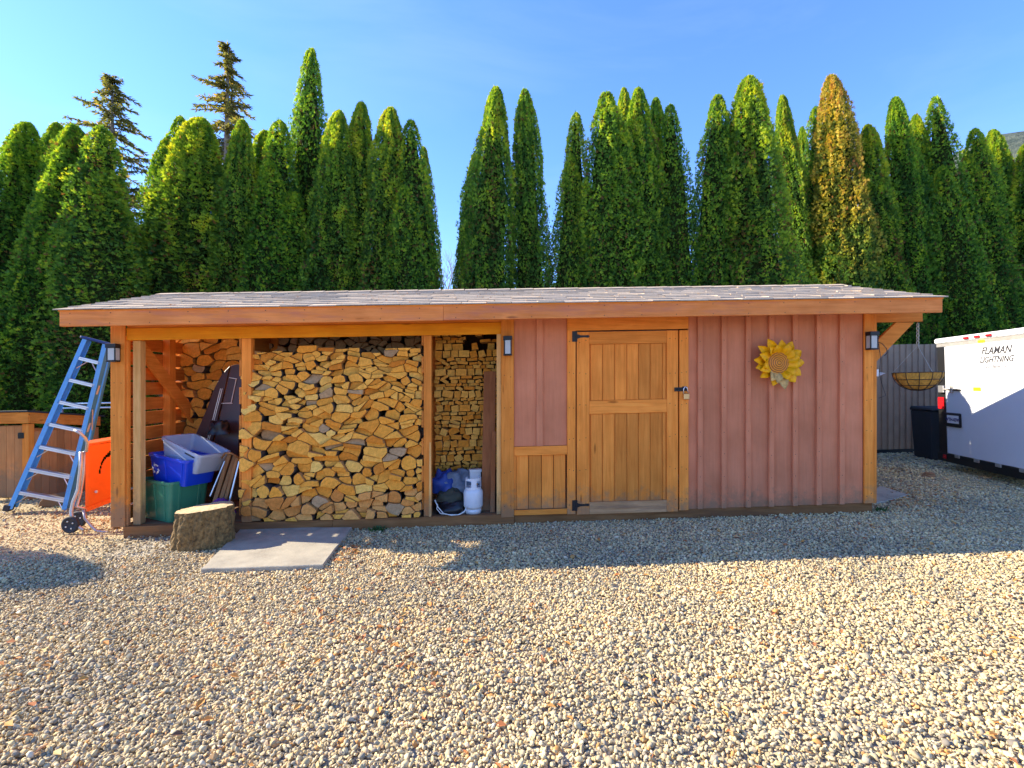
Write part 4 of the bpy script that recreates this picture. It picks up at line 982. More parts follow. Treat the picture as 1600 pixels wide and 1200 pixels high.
tag(heap('dark_bag', m_bag, (U(341, .7), 0.72, 0.95), (0.13, 0.08, 0.17), 2.2, amp=0.4), 'black bag hanging in front of the brown folding table', 'bag')
# folding chair
fc_ = thing('folding_chair', SH.W((U(348, .2), 0.2, 0.02)), 'folded wooden chair with metal hinges wedged between totes and log stack', 'folding chair')
for (a, b_, wd, m_) in (((335, 790), (353, 712), 0.045, m_chairwood), ((343, 792), (362, 714), 0.045, m_chairwood), ((351, 790), (366, 716), 0.035, m_chairwood), ((358, 792), (369, 722), 0.02, m_alu), ((330, 775), (346, 722), 0.015, m_alu)):
    MB().bar((U(a[0], .2), 0.18, Zs(*a, .2)), (U(b_[0], .2), 0.28, Zs(*b_, .2)), wd, 0.025).build('chair_slat' if m_ is m_chairwood else 'chair_leg', m_, SH, fc_, bev=0.003)
MB().tube([(U(345, .25), 0.27, Zs(345, 716, .25)), (U(352, .25), 0.25, Zs(352, 708, .25)), (U(363, .25), 0.25, Zs(363, 709, .25)), (U(372, .25), 0.27, Zs(372, 716, .25))], 0.012, 8).build('chair_back_rail', m_chairwood, SH, fc_, smooth=True)
tag(heap('purple_cloth', m_purple, (U(342, .06), 0.10, 0.10), (0.14, 0.06, 0.15), 4.0, amp=0.3), 'purple cloth bundled behind the chopping stump', 'cloth')

# ------------------------------------------------------------------ stump and slabs
def stump():
    cpt = G(322, 853); c_ = (cpt.x, cpt.y+0.02, cpt.z); st = thing('chopping_stump', c_, 'big sawn log stump with rough bark in front of the green tote', 'stump')
    n = 84; rings = 14; H = 0.40
    rr = []
    for i in range(n):
        t_ = 2*math.pi*i/n; r_ = 0.258*(1 + 0.12*math.cos(t_-2.5) + 0.07*math.cos(3*t_+1))
        rr.append(r_)
    def P(i, f, extra=0):
        t_ = 2*math.pi*i/n; d = Vector((math.cos(t_), math.sin(t_), 0)); q = 1 + 0.11*noise.noise(Vector((d.x*4, d.y*4, f*1.5))) + 0.13*abs(noise.noise(Vector((d.x*9, d.y*9, f*1.2)))) + 0.05*noise.noise(Vector((d.x*22, d.y*22, f*9)))
        r_ = rr[i]*(1.0 + 0.05*(1-f))*q + extra
        return (d.x*r_, d.y*r_*0.92, f*H + (0.02*d.x if f > 0.99 else 0))
    mb = MB()
    for k in range(rings):
        for i in range(n): mb.v.append(P(i, k/(rings-1)))
    for k in range(rings-1):
        for i in range(n): a, b_ = k*n+i, k*n+(i+1) % n; mb.f.append((a, b_, b_+n, a+n)); mb.m.append(0)
    fr = Frame((c_[0], c_[1], c_[2]-0.01), (1, 0, SLOPE), (0, 1, 0), (0, 0, 1))
    mb.build('bark', m_bark2, fr, st, origin=(0, 0, 0), smooth=False)
    top = [P(i, 1, -0.002) for i in range(n)]
    mb = MB(); mb.v = [(0, 0, H+0.012)] + [(x*0.6, y*0.6, z+0.006) for x, y, z in top] + [(x, y, z+0.001) for x, y, z in top]
    for i in range(n):
        j = (i+1) % n; mb.f += [(0, 1+i, 1+j), (1+i, 1+n+i, 1+n+j, 1+j)]; mb.m += [0, 0]
    mb.build('cut_top', m_stumptop, fr, st, origin=(0, 0, 0))
stump()
def slab(name, pts, h, label):
    P = [G(*p, 0) for p in pts]; mb = MB()
    N = 8; top = []
    loop = []
    for i in range(4):
        a, b_ = P[i], P[(i+1) % 4]
        for k in range(N): q = a.lerp(b_, k/N); q = q + Vector((noise.noise(q*6)*0.012, noise.noise(q*6+Vector((9, 0, 0)))*0.012, 0)); loop.append(Vector((q.x, q.y, gz(q.x))))
    mb.prism([p + Vector((0, 0, h)) for p in loop][::1], (0, 0, -h-0.03))
    o = mb.build(name, m_conc, WORLD, None, bev=0.006); tag(o, label, 'concrete slab')
slab('concrete_slab', [(313, 897), (505, 890), (550, 830), (378, 830)], 0.045, 'flat grey concrete slab on the gravel right of the chopping stump')
slab('concrete_slab', [(1330, 792), (1380, 787), (1420, 776), (1375, 762)], 0.03, 'small concrete pad at the right end of the shed, edged with leaves')

# ------------------------------------------------------------------ right side: basket, cord, fence, bin, trailer
hb = thing('hanging_basket', SH.W((U(1435, .02), 0.02, 1.35)), 'half round hanging basket with tan coir liner hung from the right bracket', 'hanging basket')
bc_ = Vector((U(1434.5, .02), 0.02, Zs(1434, 582, .02))); rb = 0.268
mb = MB(); n = 28
for j in range(9):
    ph = j/8*math.pi/2; r_ = math.cos(ph)
    for i in range(n):
        t_ = 2*math.pi*i/n; q = 1 + 0.03*noise.noise(Vector((t_*2, ph*3, 0))); mb.v.append((bc_.x + rb*r_*math.cos(t_)*q, bc_.y + 0.2*r_*math.sin(t_)*q, bc_.z - 0.21*math.sin(ph)*q + (0.012*noise.noise(Vector((t_*3, 1, 1))) if j == 0 else 0)))
for j in range(8):
    for i in range(n): a, b_ = j*n+i, j*n+(i+1) % n; mb.f.append((a, a+n, b_+n, b_)); mb.m.append(0)
mb.build('coir_liner', m_coir, SH, hb, smooth=True)
for j in (0, 2, 4, 6):
    ph = j/8*math.pi/2; mb = MB(); mb.tube([(bc_.x + (rb+.006)*math.cos(ph)*math.cos(2*math.pi*i/24), bc_.y + 0.206*math.cos(ph)*math.sin(2*math.pi*i/24), bc_.z-0.215*math.sin(ph)) for i in range(25)], 0.004, 6, close=False); mb.build('basket_wire', m_black, SH, hb)
for i in range(12):
    t_ = 2*math.pi*i/12; mb = MB(); mb.tube([(bc_.x + (rb+.006)*math.cos(p)*math.cos(t_), bc_.y + 0.206*math.cos(p)*math.sin(t_), bc_.z-0.216*math.sin(p)) for p in [k/6*math.pi/2 for k in range(7)]], 0.0035, 5, close=False); mb.build('basket_wire', m_black, SH, hb)
hook = Vector((bc_.x, 0.025, Zs(1434, 504)))
zt2 = Zs(1434, 540)
z = hook.z; k = 0
while z > zt2:                                            # chain of links
    mb = MB(); pts = []
    for i in range(13):
        t_ = 2*math.pi*i/12; x, y = 0.014*math.cos(t_), 0.026*math.sin(t_); pts.append((hook.x + (x if k % 2 else 0), hook.y + (0 if k % 2 else x), z-0.026+y))
    mb.tube(pts, 0.0045, 6, close=False); mb.build('chain_link', m_chain, SH, hb); z -= 0.042; k += 1
for t_ in (0.4, 2.6, 4.7):
    MB().tube([(hook.x, hook.y, zt2), (bc_.x + rb*math.cos(t_), bc_.y+0.2*math.sin(t_), bc_.z)], 0.003, 5).build('hanger_wire', m_chain, SH, hb)
cd = MB().tube([(U(1370), -0.02, Zs(1370, 535)), (U(1374), -0.04, Zs(1374, 537)), (U(1380), -0.05, Zs(1380, 545)), (U(1381), -0.05, Zs(1381, 552)), (U(1378), -0.04, Zs(1378, 556))], 0.004, 6)
cd.tube([(U(1371), -0.02, Zs(1371, 537)), (U(1373), -0.03, Zs(1373, 560)), (U(1372), -0.02, Zs(1372, 585)), (U(1376), -0.02, Zs(1376, 600)), (U(1382), -0.02, Zs(1382, 618)), (U(1371), -0.02, Zs(1371, 622))], 0.003, 6)
tag(cd.build('electric_cord', m_black, SH, None, smooth=True), 'thin black cord dangling beside the right corner post of the shed', 'cord')
wb = MB(); wb.box(UR+0.004, U(1376), 0.03, 0.09, Zs(1372, 588), Zs(1372, 577)); wb.add([(U(1375), 0.02, Zs(1375, 588)), (U(1384), 0.0, Zs(1384, 583)), (U(1375), 0.08, Zs(1375, 580))], [(0, 1, 2), (2, 1, 0)])
tag(wb.build('outlet_cover', m_white, SH, None), 'small white outlet cover on the right side of the corner post', 'outlet')

# fence of narrow ribbed panels behind the shed
FE = frame_z((0, 10.3, 0), YAW, True)
fe = thing('panel_fence', FE.W((0, 0, GZ)), 'tall taupe fence of narrow upright ribbed panels behind the shed', 'fence')
fh = 2.17
mbd = MB().box(-0.058, 0.058, 0, 0.012, 0, fh).box(-0.066, -0.059, -0.02, 0.012, 0, fh).box(0.059, 0.062, -0.008, 0.012, 0, fh)
for (x0, x1) in ((-11.8, -5.4), (5.4, 12.0)):
    x = x0; me = None
    while x < x1:
        if me is None:
            o_ = mbd.build('fence_board', m_fence, Frame(FE.W((x, 0, -0.02)), FE.M.col[0], FE.M.col[1], FE.M.col[2]), fe, origin=(0, 0, 0)); me = o_.data
        else: place('fence_board', me, FE.W((x, R.uniform(-.003, .003), -0.02+R.uniform(-.006, .006))), fe)
        x += 0.13
mb = MB(); x = -5.4+0.06
while x < 5.35: mb.box(x-0.062, x+0.062, 0, 0.012, -0.02, fh-0.02); x += 0.13
o_ = mb.build('fence_board_run', m_fence, FE, fe); o_['kind'] = 'stuff'
MB().box(-11.8, 12.0, 0.03, 0.07, 0.1, 0.19).build('fence_rail', m_fence, FE, fe); MB().box(-11.8, 12.0, 0.03, 0.07, 1.9, 1.99).build('fence_rail', m_fence, FE, fe)
MB().box(5.2, 12.0, -0.03, 0.02, GZ-0.02, -0.022).build('kick_board', m_black, FE, fe)

# black bin
bp_ = G(1462, 716); bn = thing('black_bin', bp_, 'tall black waste bin standing against the fence left of the white trailer', 'bin')
fbn = rotframe(bp_, -4)
MB().hexa([(-0.24, -0.24, 0.0), (0.24, -0.24, 0.0), (0.24, 0.24, 0.0), (-0.24, 0.24, 0.0), (-0.28, -0.28, 0.92), (0.28, -0.28, 0.92), (0.28, 0.28, 0.92), (-0.28, 0.28, 0.92)]).build('bin_body', m_rubber, fbn, bn, bev=0.02)
MB().hexa([(-0.30, -0.31, 0.922), (0.30, -0.31, 0.922), (0.30, 0.30, 0.922), (-0.30, 0.30, 0.922), (-0.29, -0.28, 0.97), (0.29, -0.28, 0.97), (0.28, 0.28, 1.0), (-0.28, 0.28, 1.0)]).build('bin_lid', m_rubber, fbn, bn, bev=0.02)

# trailer: x along the rear wall towards the viewer, y into the body
tx_, ty_ = Vector((-0.19, -0.982, 0)), Vector((0.982, -0.19, 0))
T0 = P3(1476, 600, 8.7); T0.z = gz(T0.x)
TR = Frame(T0, tx_ + Vector((0, 0, -0.004)), ty_ + Vector((0, 0, 0.021)), Vector((0.02, 0.06, 1)))
tr = thing('cargo_trailer', T0, 'white enclosed cargo trailer with lettered rear ramp door parked at the right', 'trailer')
TB = lambda n_, m_, *a, bev=0.006, par=tr: MB().box(*a).build(n_, m_, TR, par, bev=bev)
Wd, zb0, zt0 = 2.15, 0.26, 2.20
TB('trailer_body', m_trailer, -0.10, Wd-0.02, 0.05, 4.2, zb0+0.04, zt0-0.06)
TB('rear_frame', m_black, -0.12, 0.13, 0.0, 0.048, zb0-0.02, zt0-0.10); TB('rear_frame', m_black, Wd-0.13, Wd, 0.0, 0.048, zb0-0.02, zt0-0.10)
TB('rear_bumper', m_black, -0.12, Wd, -0.03, 0.048, zb0-0.12, zb0+0.02)
TB('roof_cap', m_trailer, -0.14, Wd+0.02, -0.03, 4.2, zt0-0.06, zt0+0.03, bev=0.02)
TB('roof_gutter', m_tube, -0.12, Wd, -0.006, 0.048, zt0-0.12, zt0-0.062)
for (x0, x1) in ((0.131, 0.134), (Wd-0.134, Wd-0.131)): TB('door_edge', m_alu, x0, x1, -0.024, 0.03, zb0+0.02, zt0-0.12, bev=0)
for x in (0.4, 0.85, 1.3, 1.75): TB('door_hinge', m_tube, x-0.06, x+0.06, -0.045, -0.031, zb0-0.02, zb0+0.035)
mb = MB()
for k in range(17): mb.lathe([(0.006, 0), (0.004, -0.003), (0, -0.004)], (0.05+k*(Wd-0.1)/16, -0.0305, zt0-0.045), 6, ax='Y')
mb.build('rivet_row', m_alu, TR, tr)['kind'] = 'stuff'
dr = TB('ramp_door', m_trailer, 0.135, Wd-0.135, -0.02, 0.03, zb0+0.025, zt0-0.125, bev=0.008)
for x in (0.7, 0.95, 1.2): TB('marker_light', m_red, x-0.06, x+0.06, -0.05, -0.032, zt0-0.035, zt0+0.0)
TB('yellow_marker', m_yellow, 0.93, 1.07, -0.022, -0.007, zt0-0.118, zt0-0.075)
TB('tail_light', m_red, -0.10, 0.06, -0.02, -0.001, 1.02, 1.22); TB('tail_light', m_red, 0.04, 0.12, -0.045, -0.031, zb0-0.07, zb0+0.0)
TB('door_latch', m_alu, -0.03, 0.11, -0.05, -0.001, 1.30, 1.42, par=dr); TB('door_latch', m_tube, 0.11, 0.34, -0.042, -0.021, 1.345, 1.37, par=dr); TB('door_latch', m_black, 0.34, 0.52, -0.045, -0.021, 1.34, 1.365, par=dr); TB('door_latch', m_tube, 0.28, 0.33, -0.05, -0.021, 1.30, 1.42, par=dr)
TB('warning_sticker', m_amber, 0.80, 0.98, -0.0225, -0.0205, 1.34, 1.40, par=dr, bev=0); TB('sticker', m_inkgrey, 1.08, 1.20, -0.0225, -0.0205, 1.385, 1.395, par=dr, bev=0)
MB().tube([(0.98, -0.03, 1.72), (0.985, -0.03, 1.5), (1.0, -0.03, 1.33)], 0.006, 6).build('door_cable', m_tube, TR, dr)
nb = TB('plate_holder', m_black, 0.10, 0.52, -0.05, -0.021, 0.74, 0.97, par=dr, bev=0.02)
def text(s_, size, x, z, y, m_, name, parent, shear=0.0, ext=0.001):
    cu = bpy.data.curves.new(name, 'FONT'); cu.body = s_; cu.size = size; cu.shear = shear; cu.extrude = ext; cu.align_x = 'CENTER'; cu.offset = size*0.022
    o_ = bpy.data.objects.new(name, cu); COL.objects.link(o_); dg = bpy.context.evaluated_depsgraph_get()
    me = bpy.data.meshes.new_from_object(o_.evaluated_get(dg)); bpy.data.objects.remove(o_)
    o3 = Vector((x, y, z))
    for v_ in me.vertices: p = v_.co; v_.co = TR.M @ Vector((p.x, -p.z, p.y))
    me.materials.clear(); me.materials.append(m_)
    ob = place(name, me, TR.W(o3), parent); return ob
lp = TB('licence_plate', m_white, 0.20, 0.49, -0.056, -0.051, 0.80, 0.93, par=tr, bev=0.002)
text('WTH-03W', 0.075, 0.345, 0.837, -0.0585, m_inkblue, 'plate_lettering', lp)
text('FLAMAN', 0.155, 1.30, 1.90, -0.022, m_ink, 'lettering', dr, 0.35); TB('underline', m_ink, 1.07, 1.53, -0.0225, -0.0205, 1.878, 1.886, par=dr, bev=0)
text('LIGHTNING', 0.125, 1.30, 1.775, -0.022, m_ink, 'lettering', dr, 0.35); TB('underline', m_ink, 1.03, 1.56, -0.0225, -0.0205, 1.757, 1.764, par=dr, bev=0)
text('www.flaman.com', 0.066, 1.31, 1.69, -0.022, m_inkgrey, 'lettering', dr)
for yy in (1.6, 2.5):
    for xx in (-0.0, Wd-0.22):
        wl = MB().lathe([(0.0, -0.02), (0.18, -0.02), (0.20, 0), (0.30, 0.0), (0.31, 0.03), (0.31, 0.17), (0.30, 0.2), (0.0, 0.2)], (xx, yy, 0.30), 24, ax='X').build('wheel', m_rubber, TR, tr, smooth=True)

# ------------------------------------------------------------------ left side: box, ladder, cart, rail
def left_box():
    c0 = P3(45, 600, 7.75); c0.z = gz(c0.x)
    fr = Frame(c0, Vector((-0.99, 0.05, -0.02)), Vector((0.34, 0.94, 0.0)), (0, 0, 1))      # x to the left along the front, y back along the side
    b_ = thing('storage_box', c0, 'brown cedar garden storage box with dark sloping lid at the left edge', 'storage box')
    B = lambda n_, m_, x0, x1, y0, y1, z0, z1, par=b_, bev=0.004: MB().box(x0, x1, y0, y1, z0, z1).build(n_, m_, fr, par, bev=bev)
    H = 1.33
    B('box_fascia', m_trim_x, -0.05, 1.6, -0.05, -0.02, H-0.17, H); 
    MB().hexa([(-0.05, -0.019, H-0.17), (-0.02, -0.019, H-0.17), (-0.02, 0.95, H-0.28), (-0.05, 0.95, H-0.28), (-0.05, -0.019, H), (-0.02, -0.019, H), (-0.02, 0.95, H-0.12), (-0.05, 0.95, H-0.12)]).build('box_fascia', m_trim_y, fr, b_, bev=0.004)
    B('box_post', m_trim_z, -0.015, 0.09, -0.015, 0.06, 0, H-0.18)
    for i in range(9): B('side_panel', m_box, -0.008, 0.012, 0.062+i*0.10, 0.157+i*0.10, 0, H-0.30)
    d_ = B('box_door', m_box, 0.10, 1.0, 0.012, 0.03, 0.03, H-0.20)
    for i in range(7): B('door_board', m_box, 0.105+i*0.128, 0.228+i*0.128, -0.004, 0.011, 0.04, H-0.21, par=d_)
    B('door_hinge', m_black, 0.055, 0.15, -0.022, -0.0155, H-0.40, H-0.31, par=d_)
    MB().hexa([(-0.08, -0.08, H+0.003), (1.6, -0.08, H+0.003), (1.6, 1.0, H-0.135), (-0.08, 1.0, H-0.135), (-0.08, -0.08, H+0.028), (1.6, -0.08, H+0.028), (1.6, 1.0, H-0.11), (-0.08, 1.0, H-0.11)]).build('box_lid', m_rubber, fr, b_, bev=0.004)
    B('back_panel', m_box, 0.0, 1.6, 0.93, 0.95, 0, H-0.3); B('front_panel', m_box, 1.002, 1.6, 0.0, 0.03, 0, H-0.18)
left_box()
def ladder():
    A = G(57, 800); Tp = P3(148, 534, 7.15); up = (Tp - A); H = up.length; up.normalize()
    lat = Vector((0.955, 0.28, 0.02)); lat = (lat - up*lat.dot(up)).normalized(); nrm = up.cross(lat)          # nrm points towards the viewer
    if nrm.y > 0: nrm = -nrm
    fr = Frame(A, lat, -nrm, up)                       # x across, y back, z along
    L = thing('step_ladder', A, 'blue fibreglass stepladder folded and leaning beside the left corner post', 'ladder')
    wb, wt = 0.33, 0.15
    def hw(z): return wb + (wt-wb)*z/H
    for s_ in (-1, 1):
        mb = MB()
        for (o0, o1, y0, y1) in ((0, 0.055, 0, 0.006), (0, 0.006, 0.006, 0.12), (0, 0.055, 0.12, 0.126)):
            mb.hexa([(s_*(hw(0)-0.0-o0), y0, -0.02 if s_ > 0 else -0.03), (s_*(hw(0)-o1), y0, -0.02), (s_*(hw(0)-o1), y1, -0.02), (s_*(hw(0)-o0), y1, -0.02),
                     (s_*(hw(H)-o0), y0, H), (s_*(hw(H)-o1), y0, H), (s_*(hw(H)-o1), y1, H), (s_*(hw(H)-o0), y1, H)])
        mb.build('front_rail', m_blue, fr, L)
        mb = MB(); k = 0.04
        mb.hexa([(s_*(hw(0)+0.03), 0.14, 0.03), (s_*(hw(0)-0.03), 0.14, 0.03), (s_*(hw(0)-0.03), 0.22, 0.03), (s_*(hw(0)+0.03), 0.22, 0.03),
                 (s_*(hw(H)+0.012), 0.135, H-0.02), (s_*(hw(H)-0.03), 0.135, H-0.02), (s_*(hw(H)-0.03), 0.20, H-0.02), (s_*(hw(H)+0.012), 0.20, H-0.02)])
        mb.build('rear_rail', m_blue, fr, L, bev=0.004)
        MB().box(s_*hw(0)-0.045, s_*hw(0)+0.03, -0.015, 0.11, -0.06, 0.02).build('foot', m_rubber if s_ < 0 else m_blue, fr, L, bev=0.008)
    ys = [767, 729, 693, 661, 627, 597, 569]
    for i in range(7):
        z = 0.22 + i*(H-0.22-0.26)/6
        st = MB().box(-hw(z)+0.03, hw(z)-0.03, 0.0, 0.088, z-0.012, z+0.012).build('step', m_alu, fr, L, bev=0.004)
        MB().box(-hw(z)+0.03, hw(z)-0.03, 0.0, 0.008, z-0.035, z-0.0125).build('step_lip', m_alu, fr, st)
        if i in (1, 2, 6, 0):
            for s_ in (-1, 1): MB().tube([(s_*(hw(z)-0.04), 0.05, z-0.16), (s_*(hw(z)-0.16), 0.05, z-0.014)], 0.007, 6).build('step_brace', m_alu, fr, L)
    MB().box(-hw(H)-0.03, hw(H)+0.03, -0.02, 0.17, H, H+0.035).build('top_cap', m_bluedk, fr, L, bev=0.01)
    s1 = MB().box(hw(H*0.72)-0.0, hw(H*0.72)+0.002, 0.03, 0.08, H*0.68, H*0.76).build('warning_label', m_white, fr, L)
    MB().box(hw(H*0.5)+0.0, hw(H*0.5)+0.002, 0.03, 0.08, H*0.46, H*0.54).build('warning_label', m_white, fr, L)
    for (z0, z1) in ((0.62, 0.50),): MB().tube([(hw(H*z0)+0.01, 0.02, H*z0), (hw(H*z1)+0.03, 0.10, H*z1)], 0.010, 6).build('spreader', m_tube, fr, L)
ladder()
def cart():
    A = G(135, 834); A.y += 0.15; A = Vector((A.x, A.y, gz(A.x)))
    c = thing('folding_cart', A, 'folded hand cart with orange plastic panel and bent grey tube frame beside the ladder', 'hand cart')
    Yc = A.y
    Q = lambda px, py, dy=0.0: P3(px, py, Yc+dy)
    # panel with a curved slot
    p0, p1, p2, p3 = Q(133, 795, 0), Q(180, 778, .28), Q(180, 690, .28), Q(134, 697, 0)
    ex = (p1-p0); ez = (p3-p0)
    def PP(a, b_): return p0 + ex*a + (ez*(1-a) + (p2-p1)*a)*b_
    mb = MB(); nx, nz = 32, 36; th = Vector((0.02, 0.03, 0)); keep = {}
    def slot(a, b_):
        cx_, cz_ = 0.92, 0.50; an = math.atan2((b_-cz_)/0.33, (a-cx_)/0.52); d = math.hypot((a-cx_)/0.52, (b_-cz_)/0.33); return abs(d-1) < 0.17 and 1.60 < an < 3.12
    for i in range(nx):
        for j in range(nz):
            a0, a1, b0, b1 = i/nx, (i+1)/nx, j/nz, (j+1)/nz
            if slot((a0+a1)/2, (b0+b1)/2): continue
            k = len(mb.v); mb.v += [tuple(PP(a0, b0)), tuple(PP(a1, b0)), tuple(PP(a1, b1)), tuple(PP(a0, b1))]; mb.v += [tuple(Vector(q)+th) for q in mb.v[k:k+4]]
            mb.f += [(k, k+1, k+2, k+3), (k+7, k+6, k+5, k+4)]; mb.m += [0, 0]
            for (di, dj, e) in ((-1, 0, (3, 0)), (1, 0, (1, 2)), (0, -1, (0, 1)), (0, 1, (2, 3))):
                ii, jj = i+di, j+dj
                if not (0 <= ii < nx and 0 <= jj < nz) or slot((ii+.5)/nx, (jj+.5)/nz): mb.f.append((k+e[0], k+e[0]+4, k+e[1]+4, k+e[1])); mb.m.append(0)
    mb.build('orange_panel', m_orange, WORLD, c)
    MB().hexa([tuple(Q(134, 697)), tuple(Q(182, 689, .28)), tuple(Q(182, 684, .42)), tuple(Q(140, 690, .16)), tuple(Q(134, 694)), tuple(Q(182, 686, .28)), tuple(Q(182, 681, .42)), tuple(Q(140, 688, .16))]).build('panel_rim', m_orange, WORLD, c, bev=0.004)
    MB().bar(tuple(Q(134, 797, -.01)), tuple(Q(180, 779, .27)), 0.05, 0.03).build('panel_rim', m_orange, WORLD, c, bev=0.008)
    bl = MB().lathe([(0, -0.012), (0.016, -0.012), (0.018, 0), (0.0, 0)], tuple(Q(151, 768, .09)), 12, ax='Y').build('bolt', m_alu, WORLD, c)
    MB().tube([Q(116, 672, -.1), Q(124, 676, -.1), Q(133, 684, -.05), Q(137, 692, 0), Q(135, 706, 0)], 0.016, 10).build('frame_tube', m_tube, WORLD, c, smooth=True)
    MB().tube([Q(127, 706, -.03), Q(126, 730, -.03), Q(122, 765, -.03), Q(114, 785, -.05), Q(111, 800, -.06), Q(113, 812, -.08), Q(121, 822, -.1), Q(131, 828, -.12)], 0.019, 10).build('frame_tube', m_tube, WORLD, c, smooth=True)
    MB().tube([Q(132, 705, 0), Q(131, 740, 0), Q(126, 770, 0), Q(120, 792, 0), Q(132, 794, .02)], 0.014, 10).build('frame_tube', m_tube, WORLD, c, smooth=True)
    MB().tube([Q(131, 797, 0), Q(133, 810, -.02), Q(141, 820, -.03), Q(151, 830, -.05), Q(172, 832, -.02), Q(190, 830, .02)], 0.016, 10).build('frame_tube', m_tube, WORLD, c, smooth=True)
    for (px, py, dy) in ((110, 820, -0.12), (122, 817, 0.12)):
        q = Q(px, py, dy); q.z = gz(q.x) + 0.098
        wh = MB().lathe([(0.0, -0.012), (0.07, -0.014), (0.075, -0.02), (0.095, -0.016), (0.098, 0), (0.095, 0.016), (0.075, 0.02), (0.0, 0.012)], tuple(q), 28, ax='Y').build('wheel', m_rubber, WORLD, c, smooth=True)
        for k in range(4): a = k*math.pi/2+0.5; MB().lathe([(0, -0.004), (0.009, -0.003), (0.01, 0.002)], (q.x+0.045*math.cos(a), q.y-0.016, q.z+0.045*math.sin(a)), 8, ax='Y').build('hub_bolt', m_alu, WORLD, wh)
cart()
rl = thing('metal_rack', P3(97, 742, 8.3), 'thin grey tubular rack standing behind the ladder', 'rack')
MB().tube([P3(97, 742, 8.3), P3(97, 638, 8.3)], 0.018, 8).build('upright', m_tube, WORLD, rl, smooth=True)
for y_ in (630, 637): MB().tube([P3(97, y_+1, 8.3), P3(200, y_-1, 8.3)], 0.016, 8).build('crossbar', m_alu, WORLD, rl, smooth=True)
MB().tube([P3(195, 742, 8.3), P3(195, 628, 8.3)], 0.018, 8).build('upright', m_tube, WORLD, rl, smooth=True)
# split block under the ladder
dl = MB(); q = G(45, 800); dl.prism([(q.x-0.12, q.y+0.25, q.z), (q.x+0.16, q.y+0.3, q.z), (q.x+0.14, q.y+0.32, q.z+0.10), (q.x-0.02, q.y+0.28, q.z+0.17), (q.x-0.10, q.y+0.26, q.z+0.08)], (0.05, 0.3, 0.0)); 
tag(dl.build('wood_block', m_brownbd, WORLD, None, bev=0.01), 'dark brown split block lying on the sand behind the foot of the ladder', 'wood block')
wc = MB(); q = G(1451, 746); wc.prism([(q.x-0.11, q.y, q.z), (q.x+0.10, q.y-0.02, q.z+0.01), (q.x+0.12, q.y+0.02, q.z+0.06), (q.x-0.02, q.y, q.z+0.07)], (0.03, 0.09, 0.0))
tag(wc.build('wood_chunk', m_brownbd, WORLD, None, bev=0.006), 'rusty brown chunk of wood lying on the shaded gravel before the trailer', 'wood chunk')

